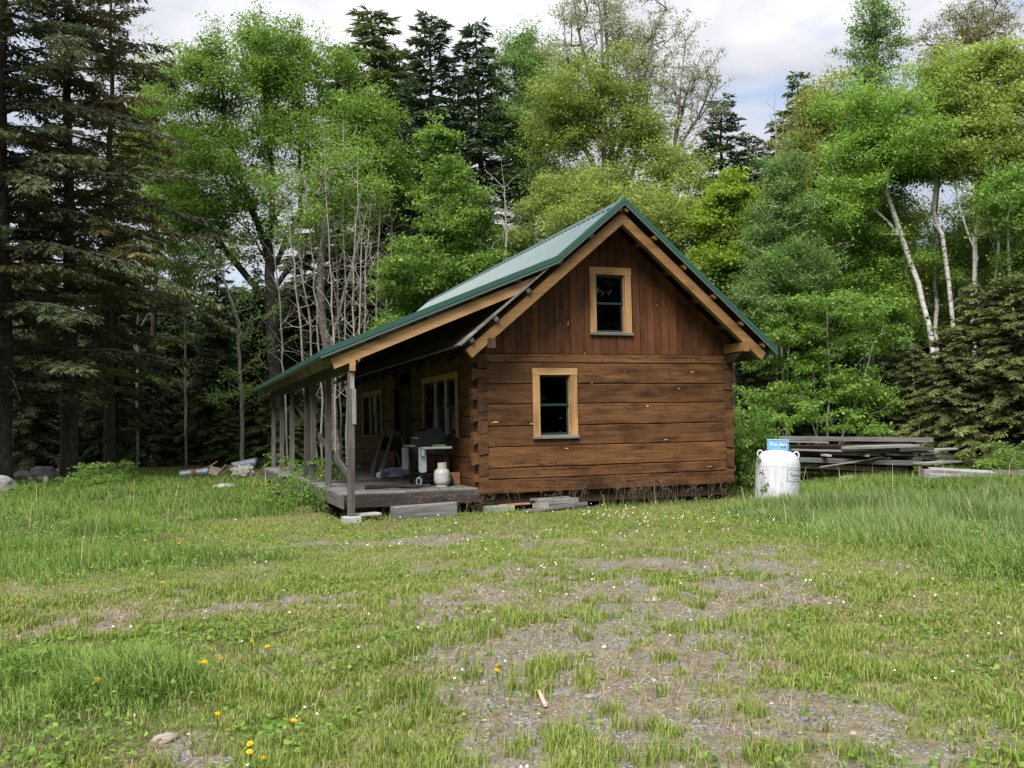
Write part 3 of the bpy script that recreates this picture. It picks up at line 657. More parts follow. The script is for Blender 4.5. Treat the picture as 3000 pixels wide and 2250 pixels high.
# porch: beam, posts, brace, deck
mb = MB(); mb.box(-2.522, -2.423, -.652, 13.4, 2.278, 2.48, 1, bev=.006); pb = mb.build('porch_beam', 'grey_wood', cab)
mb = MB(); mb.box(-2.524, -2.421, -.664, -.653, 2.276, 2.482, 0); mb.build('beam_end', 'trim_wood', pb)
for i, (y, zb) in enumerate(((-.53, -.215), (2.05, .135), (4.2, .135), (5.25, .135), (8.1, .135), (10.55, .135), (12.95, .1))):
    mb = MB(); ww = .115; x0 = -2.53 if i == 0 else -2.515
    mb.beam((x0+.03, y, zb), (x0+.05, y+.01, 2.277), ww, ww, (0, 1, 0)); p = mb.build('porch_post', 'grey_wood', cab)
    if i == 0:
        mb = MB(); mb.box(-2.475, -2.405, y-.075, y-.045, 1.36, 1.97, 2); mb.box(-2.50, -2.43, y-.062, y-.05, 1.97, 2.27, 2); mb.build('splice_board', 'old_lumber', p)
mb = MB(); mb.beam((-2.36, 8.5, 1.98), (-2.36, .55, .46), .05, .13, (0, 0, 1)); mb.build('brace', 'grey_wood', cab)
mb = MB()
mb.box(-2.56, -.01, -.03, .012, -.125, .10, 0); mb.build('deck_rim', 'rim_wood', cab)
mb = MB(); mb.box(-2.60, -2.561, -.20, 7.2, -.12, .10, 1); mb.build('deck_rim', 'grey_wood', cab)
mb = MB(); mb.box(-2.86, -2.81, 7.2, 12.9, -.12, .10, 1); mb.box(-2.8, -2.56, 7.2, 7.25, -.12, .1, 0); mb.build('deck_rim', 'grey_wood', cab)
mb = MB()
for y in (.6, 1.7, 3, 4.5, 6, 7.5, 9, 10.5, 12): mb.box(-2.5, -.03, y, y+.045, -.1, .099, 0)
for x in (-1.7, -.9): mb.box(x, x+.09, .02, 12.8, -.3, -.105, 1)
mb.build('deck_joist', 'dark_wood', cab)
dk = MB(); y = .016
while y < 12.8:
    wd = rng.choice([.14, .14, .19]); x0 = -2.59 if y < 7 else -2.8
    if .30 < y < .46: dk.box(-1.0, -.03, y, y+wd-.008, .101, .134, 0)
    elif .70 < y < .9: dk.box(x0, -1.5, y, y+wd-.008, .101, .134, 0); dk.box(-1.0, -.03, y, y+wd-.008, .101, .134, 0)
    else:
        c = rng.uniform(-1.9, -.6); dk.box(x0+rng.uniform(-.02, .03), c, y, y+wd-.008, .101, .134+rng.uniform(-.003, .004), 0); dk.box(c+.006, -.03, y, y+wd-.008, .101, .134+rng.uniform(-.003, .004), 0)
    y += wd
dk.build('deck_boards', 'pale_grey_wood', cab)
for x, y in ((-2.42, .12), (-1.25, .15), (-2.4, 4.5), (-2.4, 8.5), (-2.6, 12.5)):
    mb = MB(); mb.box(x-.09, x+.09, y-.05, y+.13, -.5, -.13, 2); mb.build('deck_pier', 'dark_wood', cab)

# ------------------------------------------------------------------ trees
def unit(v): return v/(np.linalg.norm(v, axis=-1, keepdims=True)+1e-9)
def frustums(segs, sides=None):
    """segs: arrays p0, p1, r0, r1 -> mesh data of small tubes"""
    p0, p1, r0, r1 = segs; d = unit(p1-p0)
    ref = np.where(np.abs(d[:, 2:3]) < .9, np.array([[0, 0, 1.]]), np.array([[1., 0, 0]])); a = unit(np.cross(d, ref)); b = np.cross(d, a)
    V, F = [], []; n0 = 0
    for lo, hi, k in ((0, .012, 3), (.012, .05, 5), (.05, 9, 9)):
        s = (r0 >= lo) & (r0 < hi); m_ = int(s.sum())
        if not m_: continue
        th = 2*np.pi*np.arange(k)/k; cs, sn = np.cos(th), np.sin(th)
        ring = a[s][:, None]*cs[None, :, None]+b[s][:, None]*sn[None, :, None]
        v0 = p0[s][:, None]+ring*r0[s][:, None, None]; v1 = (p1[s]+d[s]*r1[s][:, None]*.3)[:, None]+ring*r1[s][:, None, None]
        V.append(np.concatenate([v0, v1], 1).reshape(-1, 3)); bi = n0+np.arange(m_)[:, None]*2*k; j = np.arange(k)[None]; j2 = (np.arange(k)+1)[None] % k
        F.append(np.stack([bi+j, bi+j2, bi+k+j2, bi+k+j], -1).reshape(-1, 4)); n0 += m_*2*k
    return np.concatenate(V), [np.concatenate(F)]
def kites(P, L, Wd, D, Nn, tint):
    """flat leaf quads: base P, length L along D, width Wd, normal Nn"""
    S = unit(np.cross(D, Nn)); L, Wd = L[:, None], Wd[:, None]
    V = np.stack([P, P+D*L*.45+S*Wd*.5, P+D*L, P+D*L*.45-S*Wd*.5], 1).reshape(-1, 3)
    return V, [np.arange(len(V)).reshape(-1, 4)], np.repeat(tint, 4)
LEAF_N, LEAF_S = 1.3, .87
class Tree:
    """skeleton grown towards points spread through the crown's lobes"""
    def __init__(s, seed, trunks, blobs, base_r, leaf=.1, per=26, spread=.33, wig=.10, down=.5, pull=.3, tipr=.006, flatness=.55, shell=.5, ends=(.35, .7, 1.)):
        g = np.random.default_rng(seed); s.g = g
        nodes, par = [], []; n_main = 0
        for tr in trunks:
            if nodes and not n_main: n_main = len(nodes)
            tr = [np.array(q, float) for q in tr]; prev = -1
            if nodes:
                prev = int(np.argmin([np.linalg.norm(np.array(q)-tr[0]) for q in nodes])) if np.linalg.norm(np.array(nodes[0])-tr[0]) > .5 else -1
            for a, b in zip(tr[:-1], tr[1:]):
                k = max(2, int(np.linalg.norm(b-a)/.7))
                for i in range(k+1 if a is tr[0] else k):
                    q = a+(b-a)*((i if a is tr[0] else i+1)/k)
                    nodes.append(q+(g.normal(0, .03, 3) if len(nodes) else 0)); par.append(prev); prev = len(nodes)-1
        ntr = len(nodes); pts = []; n_main = n_main or ntr
        for (c, r, n) in blobs:
            c, r = np.array(c), np.array(r); m_ = 0; cl = (.10*r.mean()+.16) if per > 3 else .05; kk = 7 if per > 3 else 1; n = int(n*(3.1 if per > 3 else 1)/kk)+1
            while m_ < n:
                q = g.uniform(-1.15, 1.15, 3); l = np.linalg.norm(q)
                lim = .60+.85*vnoise(np.array([q[0]*2.4/max(l, .2)+c[0]]), np.array([q[2]*2.4/max(l, .2)+q[1]*1.4+c[2]]), seed)[0]
                if l < lim and g.random() < (1-shell)+shell*l*l:
                    w_ = (int(g.integers(kk//2+1, kk+kk//2+1)) if g.random() < .6 else 2) if kk > 1 else 1
                    if per > 3 and g.random() < .13 and r[2] > .7: q = np.array([q[0]*.8, q[1]*.8, g.uniform(.85, 1.45)]); w_ = 2
                    pts += list(c+q*r+g.normal(0, 1, (w_, 3))*np.array([cl, cl, cl*.5])); m_ += 1
        pts = np.array(pts); N_ = np.array(nodes); nl = [np.array(q) for q in nodes]; plen = []
        for i, q in enumerate(nodes): plen.append(0 if par[i] < 0 else plen[par[i]]+np.linalg.norm(q-nodes[par[i]]))
        cen = N_[:ntr]; dm = np.min(np.linalg.norm(pts[:, None]-cen[None], axis=2), 1); tips = []
        A = np.zeros((ntr+len(pts)*4+8, 3)); A[:ntr] = N_; PL = np.zeros(len(A)); PL[:ntr] = plen; cnt = ntr
        for i in np.argsort(dm):
            q = pts[i]; df = q-A[:cnt]; dd = np.linalg.norm(df, axis=1)
            cost = dd+pull*PL[:cnt]*.35+down*np.maximum(0, A[:cnt, 2]-q[2]+.25*dd)*1.2+.8*np.maximum(0, dd-2.2)
            j = int(np.argmin(cost)); p = A[j]; k = max(1, min(4, int(dd[j]/.45))); prev = j
            for m_ in range(1, k+1):
                f = m_/k; x = p+(q-p)*f; x[2] += .10*dd[j]*math.sin(math.pi*f)*(-1 if f < .5 else 1)*.6
                if m_ < k: x = x+g.normal(0, wig*min(.5, dd[j]/k), 3)
                A[cnt] = x; par.append(prev); PL[cnt] = PL[prev]+dd[j]/k; prev = cnt; cnt += 1
            tips.append(cnt-1)
        A = A[:cnt]; par = np.array(par); load = np.zeros(cnt); load[tips] = 1
        for i in range(cnt-1, -1, -1):
            if par[i] >= 0: load[par[i]] += load[i]
        # nodes of a later trunk come after their parent, so one backward sweep suffices
        load = np.maximum(load, .5); root = load.max(); ex = math.log(base_r/tipr)/math.log(max(2, root)); rad = np.minimum(tipr*load**ex, base_r)
        zz = A[:ntr, 2]; hmax = max(zz.max(), 1); tk = base_r*np.clip(1-.9*zz/hmax, .1, 1)**.9*np.where(np.arange(ntr) < n_main, 1, .5)
        rad[:ntr] = np.maximum(rad[:ntr], tk)
        i = np.where(par >= 0)[0]; j = par[i]
        r0 = np.minimum(rad[j], rad[i]*1.6+.004); r0 = np.where(i < ntr, rad[j], r0)
        s.segs = (A[j], A[i], r0, rad[i]); s.A, s.par, s.tips, s.load, s.base = A, par, np.array(tips), load, base_r
        tp = s.tips; T = [A[tp]]; 
        if len(tp):
            pa = par[tp]; T += [A[pa]*(1-e_)+A[tp]*e_ for e_ in ends[:-1]]
        T = np.concatenate(T); s.T = T
        n = per if per < 3 else int(per*LEAF_N); leaf = leaf*LEAF_S if per > 2 else leaf; rep = np.maximum(1, (n*g.choice([.25, .6, 1., 1.5, 1.9], len(T)) if n > 3 else np.full(len(T), n)).astype(int)); c = np.repeat(T, rep, 0); M = len(c); clump = np.repeat(g.random(len(T)), rep)
        spread *= .62 if per > 3 else 1; off = g.normal(0, 1, (M, 3))*np.array([spread, spread, spread*flatness])
        P = c+off; D = unit(off*np.array([1, 1, .5])+g.normal(0, .5, (M, 3))*.5+np.array([0, 0, -.12])); Nn = unit(np.array([0, 0, 1.])+g.normal(0, .55, (M, 3)))
        L = leaf*np.clip(g.lognormal(-.08, .33, M), .45, 1.9); s.leaf = (P, L, L*.72, D, Nn, np.clip(.55*clump+.45*g.random(M), 0, 1)) if per else None
    def meshes(s, bark, leafmat):
        V, F = frustums(s.segs); a = np_mesh('trunk', V, F, None, True); a.materials.append(MATS[bark]); b = None
        if s.leaf is not None:
            V, F, tn = kites(*s.leaf); b = np_mesh('crown', V, F, {'tint': tn}); b.materials.append(MATS[leafmat])
        return a, b
def conifer(seed, H, Rm, base_r, bark, leafmat, zmin=.06, dens=1., droop=.35, blade=.26, top=.0, lift=.12, gappy=.25, dead=8, side=None):
    """hemlock or spruce: whorled drooping boughs carrying flat sprays; side: (azimuth, factor) makes one side longer"""
    g = np.random.default_rng(seed); P0, P1, R0_, R1_ = [], [], [], []
    n = int(H/.5); zs = np.linspace(0, H, n+1); bend = np.cumsum(g.normal(0, .012*H/n*6, (n+1, 2)), 0)*.5
    tr = np.column_stack([bend, zs]); rr = base_r*(1-zs/H)**.85+.008
    P0.append(tr[:-1]); P1.append(tr[1:]); R0_.append(rr[:-1]); R1_.append(rr[1:])
    kb = ([], [], [], [], [], [])
    nb = int(H*9.5*dens); ang = g.uniform(0, 6.28)
    for b in range(nb):
        f = zmin+(1-zmin)*((b+g.random())/nb)**.92
        if f > .995: continue
        ang += 2.4+g.normal(0, .35); z = f*H
        prof = (1-f)**.72*min(1, .55+.9*(f-zmin)/.25) if f-zmin < .25 else (1-f)**.72
        L = Rm*prof*g.uniform(.55, 1.15)+.25
        if g.random() < gappy*.6: L *= .5
        if side: L *= 1+side[1]*max(0, math.cos(ang-side[0]))
        dr_ = droop*g.uniform(.35, 1.75); k = max(3, int(L/.32)); t_ = np.linspace(0, 1, k+1); az = ang+np.cumsum(g.normal(0, .05, k+1))
        up_ = lift+.55*max(0, f-.55)
        q = np.column_stack([np.cos(az)*L*t_, np.sin(az)*L*t_, L*((up_+g.normal(0, .12))*t_-dr_*t_**2)*1.0+.04*np.cumsum(g.normal(0, .3, k+1))*L*.3])
        x0 = np.array([np.interp(z, zs, tr[:, 0]), np.interp(z, zs, tr[:, 1]), z]); q = q-q[0]+x0
        br = .007+.009*L*(base_r/.2)**.3; rb = br*(1-t_*.85)
        P0.append(q[:-1]); P1.append(q[1:]); R0_.append(rb[:-1]); R1_.append(rb[1:])
        nt_ = max(3, int(L/.075*dens**.5)); tt = .12+.88*(np.arange(nt_)+g.random(nt_))/nt_; clump = g.random()
        pos = np.column_stack([np.interp(tt, t_, q[:, i]) for i in range(3)])
        dirv = unit(np.column_stack([np.interp(np.minimum(tt+.05, 1), t_, q[:, i])-np.interp(tt-.05, t_, q[:, i]) for i in range(3)]))
        for sg in (-1, 1):
            a_ = sg*g.uniform(.5, 1.15, nt_); tw = np.column_stack([dirv[:, 0]*np.cos(a_)-dirv[:, 1]*np.sin(a_), dirv[:, 0]*np.sin(a_)+dirv[:, 1]*np.cos(a_), dirv[:, 2]-g.uniform(-.25, .95, nt_)*(.4+droop)]); tw = unit(tw)
            tl = (.12+.30*L*(1-tt)**.8*.8+.05)*g.uniform(.6, 1.2, nt_); tl = np.minimum(tl, .75)
            for u in (0., .38, .72):
                m_ = g.random(nt_) < (1 if u == 0 else np.clip(tl/.35, .25, 1))
                if not m_.any(): continue
                pp = pos[m_]+tw[m_]*(tl[m_]*u)[:, None]
                for s2 in (-1, 1) if u else (0,):
                    aa = s2*.7+g.normal(0, .15, m_.sum()); d2 = unit(np.column_stack([tw[m_, 0]*np.cos(aa)-tw[m_, 1]*np.sin(aa), tw[m_, 0]*np.sin(aa)+tw[m_, 1]*np.cos(aa), tw[m_, 2]-.12+g.normal(0, .22, m_.sum())]))
                    ll = (blade*g.uniform(.7, 1.25, m_.sum()))*(1 if u else 1.25)
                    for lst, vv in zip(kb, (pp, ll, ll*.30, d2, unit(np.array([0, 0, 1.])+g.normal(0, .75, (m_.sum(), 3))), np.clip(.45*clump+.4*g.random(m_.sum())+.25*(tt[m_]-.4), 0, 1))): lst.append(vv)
    for b in range(dead):                                    # bare snags low on the trunk
        z = H*g.uniform(.04, max(zmin, .12)+.1); a_ = g.uniform(0, 6.28); L = Rm*g.uniform(.25, .7); k = 5; t_ = np.linspace(0, 1, k+1)
        q = np.column_stack([np.cos(a_)*L*t_, np.sin(a_)*L*t_, z+L*(.05*t_-.3*t_**2)])+np.column_stack([np.zeros(k+1), np.zeros(k+1), np.cumsum(g.normal(0, .03, k+1))])
        rb = .012*(1-.8*t_)+.003; P0.append(q[:-1]); P1.append(q[1:]); R0_.append(rb[:-1]); R1_.append(rb[1:])
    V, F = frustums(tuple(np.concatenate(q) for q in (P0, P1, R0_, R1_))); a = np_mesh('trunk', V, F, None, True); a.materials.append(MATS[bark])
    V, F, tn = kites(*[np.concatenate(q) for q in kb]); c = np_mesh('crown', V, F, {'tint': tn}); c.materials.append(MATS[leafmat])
    return a, c
def plant(name, meshes, label, cat, loc, rz=0., sc=1., group=None, parts=('trunk', 'crown')):
    sc = (sc, sc, sc) if np.isscalar(sc) else sc
    t_ = thing(name, label, cat, tuple(float(q) for q in loc), rz, group, sc)
    for nm, me in zip(parts, meshes):
        if me is not None: link(nm, me, None, t_)
    return t_
def yh(px): return 1246+.019*(1500-px)
def heightof(px, py, D): return float(at(px, py, D)[2]-GZ)
def hero(name, label, cat, D, base_px, trunks, blobs, base_r, bark, leafmat, seed, depth=None, n_mul=1., group=None, **kw):
    """a tree of its own, its limbs and lobes read off the survey photo at distance D"""
    o_ = foot(base_px, D); sc = D/FPX
    def loc(px, py, dz=0.): return at(px, py, D+dz)-o_
    tr = [[(loc(*q) if len(q) == 2 else loc(*q)) for q in tt] for tt in trunks]
    tr[0][0] = np.array([0, 0, -.1])
    bl = []
    g = np.random.default_rng(seed+99)
    for (cx, cy, rx, ry, n) in blobs:
        c = loc(cx, cy, g.uniform(-1, 1)*.4*rx*sc); bl.append((c, (rx*sc, rx*sc*.85, ry*sc), int(n*n_mul)))
    T_ = Tree(seed, tr, bl, base_r, **kw); return plant(name, T_.meshes(bark, leafmat), label, cat, o_, group=group)

TREE = 'tree'
# --- deciduous trees behind the cabin, left to right
hero('maple_tree', 'slender tree with sparse yellow-green leaves between the big hemlock and the broad bright green maple', TREE, 44, 452, [[(452, 1370), (455, 700), (452, 480), (440, 300)]],
     [(440, 270, 60, 80, 60), (470, 420, 95, 120, 120), (400, 470, 60, 110, 60), (520, 560, 80, 70, 60)], .13, 'bark_dark', 'leaf_yellow', 11, leaf=.115, per=15, spread=.34)
hero('maple_tree', 'broad bright green maple with several dark limbs, highest crown left of the cabin', TREE, 42, 815, [[(815, 1370), (800, 1000), (790, 760), (720, 560), (660, 380), (650, 230)], [(795, 800), (880, 620), (880, 400), (870, 220)], [(790, 760), (800, 560), (780, 330), (770, 180)], [(800, 900), (650, 720), (560, 600), (480, 520)], [(800, 850), (960, 640), (1040, 470)]],
     [(690, 210, 110, 95, 110), (560, 330, 125, 150, 170), (790, 170, 120, 85, 120), (780, 330, 180, 160, 230), (930, 250, 120, 130, 140), (990, 400, 150, 140, 190), (1090, 400, 90, 90, 90), (1130, 540, 100, 110, 100), (640, 500, 150, 130, 170), (540, 600, 140, 110, 150), (800, 520, 130, 120, 80), (460, 560, 90, 110, 80), (500, 720, 120, 70, 90), (700, 680, 130, 80, 90)], .30, 'bark_dark', 'leaf_maple', 12, leaf=.115, per=12, spread=.36, n_mul=1.0)
hero('birch_tree', 'thick ragged-barked trunk standing right behind the porch posts', TREE, 36, 985, [[(985, 1400), (972, 1200), (958, 1060)], [(958, 1060), (935, 850), (950, 640)], [(958, 1060), (1010, 850), (1060, 680)]],
     [(900, 620, 110, 100, 60), (1020, 600, 110, 110, 70), (980, 500, 90, 80, 40)], .19, 'bark_ragged', 'leaf_maple', 13, leaf=.11, per=9, spread=.4)
hero('maple_sapling', 'young maple in layered yellow-green leaves just left of the cabin roof', TREE, 33.5, 1280, [[(1280, 1380), (1285, 900), (1290, 600), (1290, 400)], [(1285, 1000), (1390, 800), (1420, 640)], [(1282, 1050), (1210, 860), (1190, 700)]],
     [(1290, 450, 45, 80, 55), (1300, 600, 95, 100, 100), (1270, 760, 130, 90, 130), (1380, 760, 80, 120, 80), (1200, 860, 110, 80, 90), (1330, 900, 120, 70, 80), (1180, 960, 90, 60, 50)], .075, 'bark_sapling', 'leaf_shrub', 14, leaf=.115, per=10, spread=.30, flatness=.28, down=.2)
hero('aspen_tree', 'blue-green aspen crown behind the spruces, left of the tall yellow-green tree', TREE, 47, 1545, [[(1545, 1370), (1545, 800), (1535, 400), (1530, 150)]],
     [(1525, 190, 70, 90, 90), (1550, 300, 85, 90, 110), (1520, 400, 100, 80, 110), (1570, 480, 90, 90, 90), (1500, 560, 70, 60, 50)], .15, 'bark_grey', 'leaf_aspen', 15, leaf=.12, per=16, spread=.36)
hero('maple_tree', 'tallest yellow-green tree behind the ridge, its thin top reaching out of the frame', TREE, 40, 1760, [[(1760, 1370), (1770, 900), (1765, 600), (1770, 330), (1760, 60), (1755, -60)], [(1768, 700), (1860, 480), (1900, 250), (1920, 60)], [(1768, 560), (1690, 380), (1660, 180), (1650, 20)], [(1768, 800), (1900, 620), (1990, 480)]],
     [(1700, 300, 130, 130, 170), (1640, 400, 110, 100, 110), (1790, 330, 130, 140, 170), (1880, 430, 130, 130, 150), (1980, 560, 130, 120, 140), (1900, 680, 160, 110, 150), (1720, 560, 130, 110, 120), (1780, 720, 140, 90, 110), (1640, 620, 90, 90, 60)], .24, 'bark_grey', 'leaf_yellow', 16, leaf=.11, per=13, spread=.36)
hero('poplar_tree', 'thin-leaved pale poplar top rising above the yellow-green tree into the sky', TREE, 43, 1800, [[(1800, 1370), (1800, 700), (1790, 350), (1770, 20), (1760, -100)], [(1795, 500), (1880, 250), (1930, 60)], [(1795, 420), (1710, 180), (1680, 0)]],
     [(1740, 60, 120, 110, 120), (1850, 80, 110, 120, 120), (1800, 200, 160, 100, 110), (1940, 150, 110, 110, 80)], .18, 'bark_grey', 'leaf_bud', 17, leaf=.10, per=7, spread=.26, ends=(.4, .7, 1.))
hero('poplar_tree', 'sparse twiggy tree with pale buds leaning right above the ridge', TREE, 41, 1950, [[(1950, 1370), (1950, 750), (1960, 480), (2010, 280), (2060, 150)], [(1955, 560), (1990, 330), (2010, 120)], [(1960, 480), (2070, 300), (2100, 200)]],
     [(2010, 260, 85, 150, 110), (2080, 270, 50, 110, 50), (1970, 380, 70, 120, 50)], .11, 'bark_grey', 'leaf_bud', 18, leaf=.085, per=4, spread=.16, down=1.5, ends=(.4, .7, 1.))
hero('maple_sapling', 'green leafy tree directly behind the right roof slope', TREE, 33, 1960, [[(1960, 1380), (1965, 900), (1970, 650)], [(1965, 950), (2060, 800), (2080, 720)], [(1965, 900), (1850, 720)]],
     [(1930, 640, 120, 90, 130), (1860, 720, 100, 90, 90), (2020, 740, 110, 110, 120), (2080, 860, 80, 90, 80), (1740, 560, 70, 60, 50), (1700, 640, 90, 60, 60)], .09, 'bark_sapling', 'leaf_yellow', 19, leaf=.10, per=12, spread=.32)
hero('maple_sapling', 'vivid chartreuse young maple right of the roof peak', TREE, 32, 2150, [[(2150, 1380), (2150, 900), (2145, 540)], [(2150, 950), (2210, 760)], [(2150, 980), (2080, 800)]],
     [(2140, 570, 55, 60, 70), (2110, 650, 80, 55, 80), (2190, 680, 70, 70, 70), (2120, 750, 90, 50, 60), (2060, 830, 60, 60, 40), (2210, 790, 60, 60, 40)], .06, 'bark_dark', 'leaf_chart', 20, leaf=.115, per=12, spread=.26, flatness=.3, down=.2)
hero('birch_tree', 'small teal-green birch with two thin pale stems beside the right eave', TREE, 30, 2305, [[(2305, 1380), (2290, 1000), (2275, 850), (2270, 650)], [(2300, 1150), (2325, 900), (2330, 700)]],
     [(2280, 640, 85, 110, 120), (2320, 760, 95, 110, 130), (2250, 850, 100, 90, 110), (2340, 880, 80, 80, 70), (2300, 520, 50, 70, 40)], .055, 'bark_birch', 'leaf_aspen', 21, leaf=.085, per=15, spread=.26)
hero('maple_tree', 'yellow-green tree with a hint of orange, left of the birch group', TREE, 35, 2440, [[(2440, 1370), (2435, 900), (2420, 600), (2400, 380)], [(2435, 850), (2520, 640), (2540, 480)], [(2435, 900), (2350, 720)]],
     [(2400, 380, 80, 80, 90), (2450, 300, 80, 70, 70), (2370, 490, 90, 90, 100), (2480, 480, 110, 100, 120), (2400, 620, 120, 90, 120), (2360, 720, 90, 80, 80), (2490, 740, 120, 100, 110)], .10, 'bark_birch', 'leaf_olive', 22, leaf=.10, per=15, spread=.32)
# the leaning birches beside the lumber
BIR = 'white birches at the edge of the clearing'
hero('white_birch', 'strongly leaning white birch, leftmost of the birch group', TREE, 31, 2745, [[(2745, 1380), (2735, 1010), (2690, 830), (2640, 690), (2585, 530), (2560, 420), (2520, 280)], [(2585, 530), (2640, 420), (2660, 300)], [(2640, 690), (2500, 560), (2440, 500)]],
     [(2530, 340, 100, 90, 120), (2620, 380, 110, 90, 130), (2570, 470, 120, 80, 130), (2480, 540, 100, 80, 90), (2660, 500, 90, 70, 60), (2470, 640, 90, 70, 50)], .088, 'bark_birch', 'leaf_maple', 23, leaf=.095, per=16, spread=.3, group=BIR)
hero('white_birch', 'thin upright white birch behind the leaning one', TREE, 32.5, 2748, [[(2748, 1370), (2742, 960), (2738, 760), (2742, 560), (2760, 380)]],
     [(2740, 430, 80, 90, 80), (2780, 330, 80, 80, 70), (2760, 240, 70, 70, 60)], .075, 'bark_birch', 'leaf_yellow', 24, leaf=.095, per=16, spread=.3, group=BIR)
hero('white_birch', 'white birch with a gently curved stem, third from the left in the birch group', TREE, 31.5, 2812, [[(2812, 1380), (2798, 1010), (2780, 840), (2762, 690), (2735, 620), (2745, 480), (2780, 300)], [(2762, 690), (2690, 600), (2640, 560)]],
     [(2800, 300, 90, 90, 100), (2700, 450, 90, 70, 60), (2820, 420, 100, 80, 90)], .075, 'bark_birch', 'leaf_maple', 25, leaf=.095, per=16, spread=.3, group=BIR)
hero('white_birch', 'forked white birch, right of the group above the olive hemlocks', TREE, 31, 2858, [[(2858, 1370), (2850, 900), (2856, 760), (2872, 620), (2862, 440), (2880, 250)], [(2856, 760), (2815, 600), (2780, 470)]],
     [(2880, 260, 120, 100, 140), (2960, 300, 100, 110, 120), (2880, 420, 110, 90, 110), (2970, 460, 110, 100, 120), (2950, 580, 80, 70, 60), (2790, 480, 60, 50, 30)], .08, 'bark_birch', 'leaf_yellow', 26, leaf=.095, per=16, spread=.3, group=BIR)
hero('white_birch', 'slim pale-leaved birch at the right edge of the frame', TREE, 29, 2965, [[(2965, 1370), (2962, 830), (2950, 690), (2955, 560)], [(2958, 850), (2900, 700)]],
     [(2950, 600, 80, 80, 80), (2995, 730, 50, 90, 60)], .05, 'bark_birch', 'leaf_shrub', 27, leaf=.10, per=13, spread=.28, group=BIR)
hero('white_birch', 'very slim birch standing left of the leaning birch, leaves along its whole height', TREE, 32, 2690, [[(2690, 1370), (2674, 1000), (2655, 760), (2650, 560)]],
     [(2640, 600, 60, 60, 30), (2700, 720, 60, 60, 24), (2640, 820, 60, 60, 24)], .05, 'bark_birch', 'leaf_yellow', 51, leaf=.09, per=9, spread=.28, group=BIR)
hero('white_birch', 'very slim birch right of the forked one, leaves along its whole height', TREE, 30.5, 2922, [[(2922, 1370), (2912, 900), (2926, 700), (2932, 480)]],
     [(2930, 520, 70, 60, 36), (2900, 640, 50, 50, 18), (2960, 760, 50, 50, 16)], .052, 'bark_birch', 'leaf_yellow', 52, leaf=.09, per=9, spread=.28, group=BIR)
hero('maple_sapling', 'leafy yellow-green maple filling in behind the birch stems', TREE, 36, 2800, [[(2800, 1370), (2800, 950), (2800, 640)], [(2800, 1000), (2700, 780)], [(2800, 1000), (2910, 760)]],
     [(2800, 620, 100, 80, 60), (2710, 700, 90, 80, 60), (2890, 680, 100, 90, 70), (2800, 780, 100, 70, 50), (2960, 780, 90, 80, 50), (2690, 830, 80, 60, 36), (2880, 830, 80, 60, 36)], .08, 'bark_sapling', 'leaf_yellow', 53, leaf=.09, per=11, spread=.3)
hero('aspen_tree', 'tall airy aspen standing clear against the sky above the birches', TREE, 48, 2560, [[(2560, 1370), (2560, 700), (2555, 380), (2570, 60)]],
     [(2550, 70, 60, 70, 60), (2590, 120, 70, 90, 70), (2530, 170, 70, 80, 60), (2590, 240, 80, 70, 60), (2520, 260, 60, 50, 30)], .14, 'bark_grey', 'leaf_aspen', 28, leaf=.13, per=9, spread=.3, ends=(.5, 1.))
hero('maple_tree', 'reddish-leaved maple crown at the top right corner', TREE, 44, 2860, [[(2860, 1370), (2865, 700), (2865, 400), (2870, 60)], [(2865, 450), (2760, 250), (2730, 120)], [(2865, 400), (2960, 200)]],
     [(2870, 60, 110, 80, 90), (2790, 130, 100, 90, 80), (2930, 150, 90, 100, 70), (2730, 190, 60, 70, 40), (2860, 220, 130, 80, 70)], .15, 'bark_dark', 'leaf_red', 29, leaf=.10, per=8, spread=.24, ends=(.5, .8, 1.))
hero('birch_tree', 'slender pale-stemmed young birch standing in front of the yellow-green tree', TREE, 33, 2590, [[(2590, 1370), (2575, 1000), (2560, 760), (2570, 600)], [(2580, 1050), (2620, 880), (2640, 760)]],
     [(2560, 600, 70, 70, 60), (2500, 690, 80, 70, 70), (2610, 720, 60, 60, 50), (2540, 800, 80, 60, 60)], .05, 'bark_birch', 'leaf_yellow', 41, leaf=.09, per=11, spread=.28)
hero('birch_tree', 'slim young birch filling the gap between the teal-green birch and the hazel', TREE, 33, 2390, [[(2390, 1370), (2385, 1000), (2375, 780)], [(2388, 1050), (2440, 880)]],
     [(2370, 800, 80, 70, 70), (2440, 840, 80, 70, 60), (2310, 900, 80, 60, 50), (2390, 920, 80, 60, 50)], .045, 'bark_birch', 'leaf_yellow', 42, leaf=.09, per=11, spread=.28)
hero('maple_sapling', 'yellow-green young maple under the tall tree left of the roof peak', TREE, 36, 1640, [[(1640, 1370), (1645, 900), (1650, 600)], [(1642, 950), (1580, 760)], [(1642, 900), (1700, 720)]],
     [(1650, 560, 80, 60, 60), (1600, 660, 90, 70, 70), (1700, 640, 80, 60, 60), (1560, 760, 70, 60, 40), (1480, 700, 50, 60, 30)], .07, 'bark_sapling', 'leaf_yellow', 43, leaf=.10, per=11, spread=.3)
hero('maple_sapling', 'green young maple in the gap between the olive hemlock and the broad maple', TREE, 40, 400, [[(400, 1370), (405, 1000), (410, 760)], [(402, 1050), (350, 860)], [(402, 1000), (470, 820)]],
     [(410, 760, 80, 60, 50), (360, 850, 80, 60, 50), (470, 830, 80, 60, 50), (560, 860, 70, 50, 30)], .06, 'bark_sapling', 'leaf_yellow', 44, leaf=.10, per=9, spread=.3)
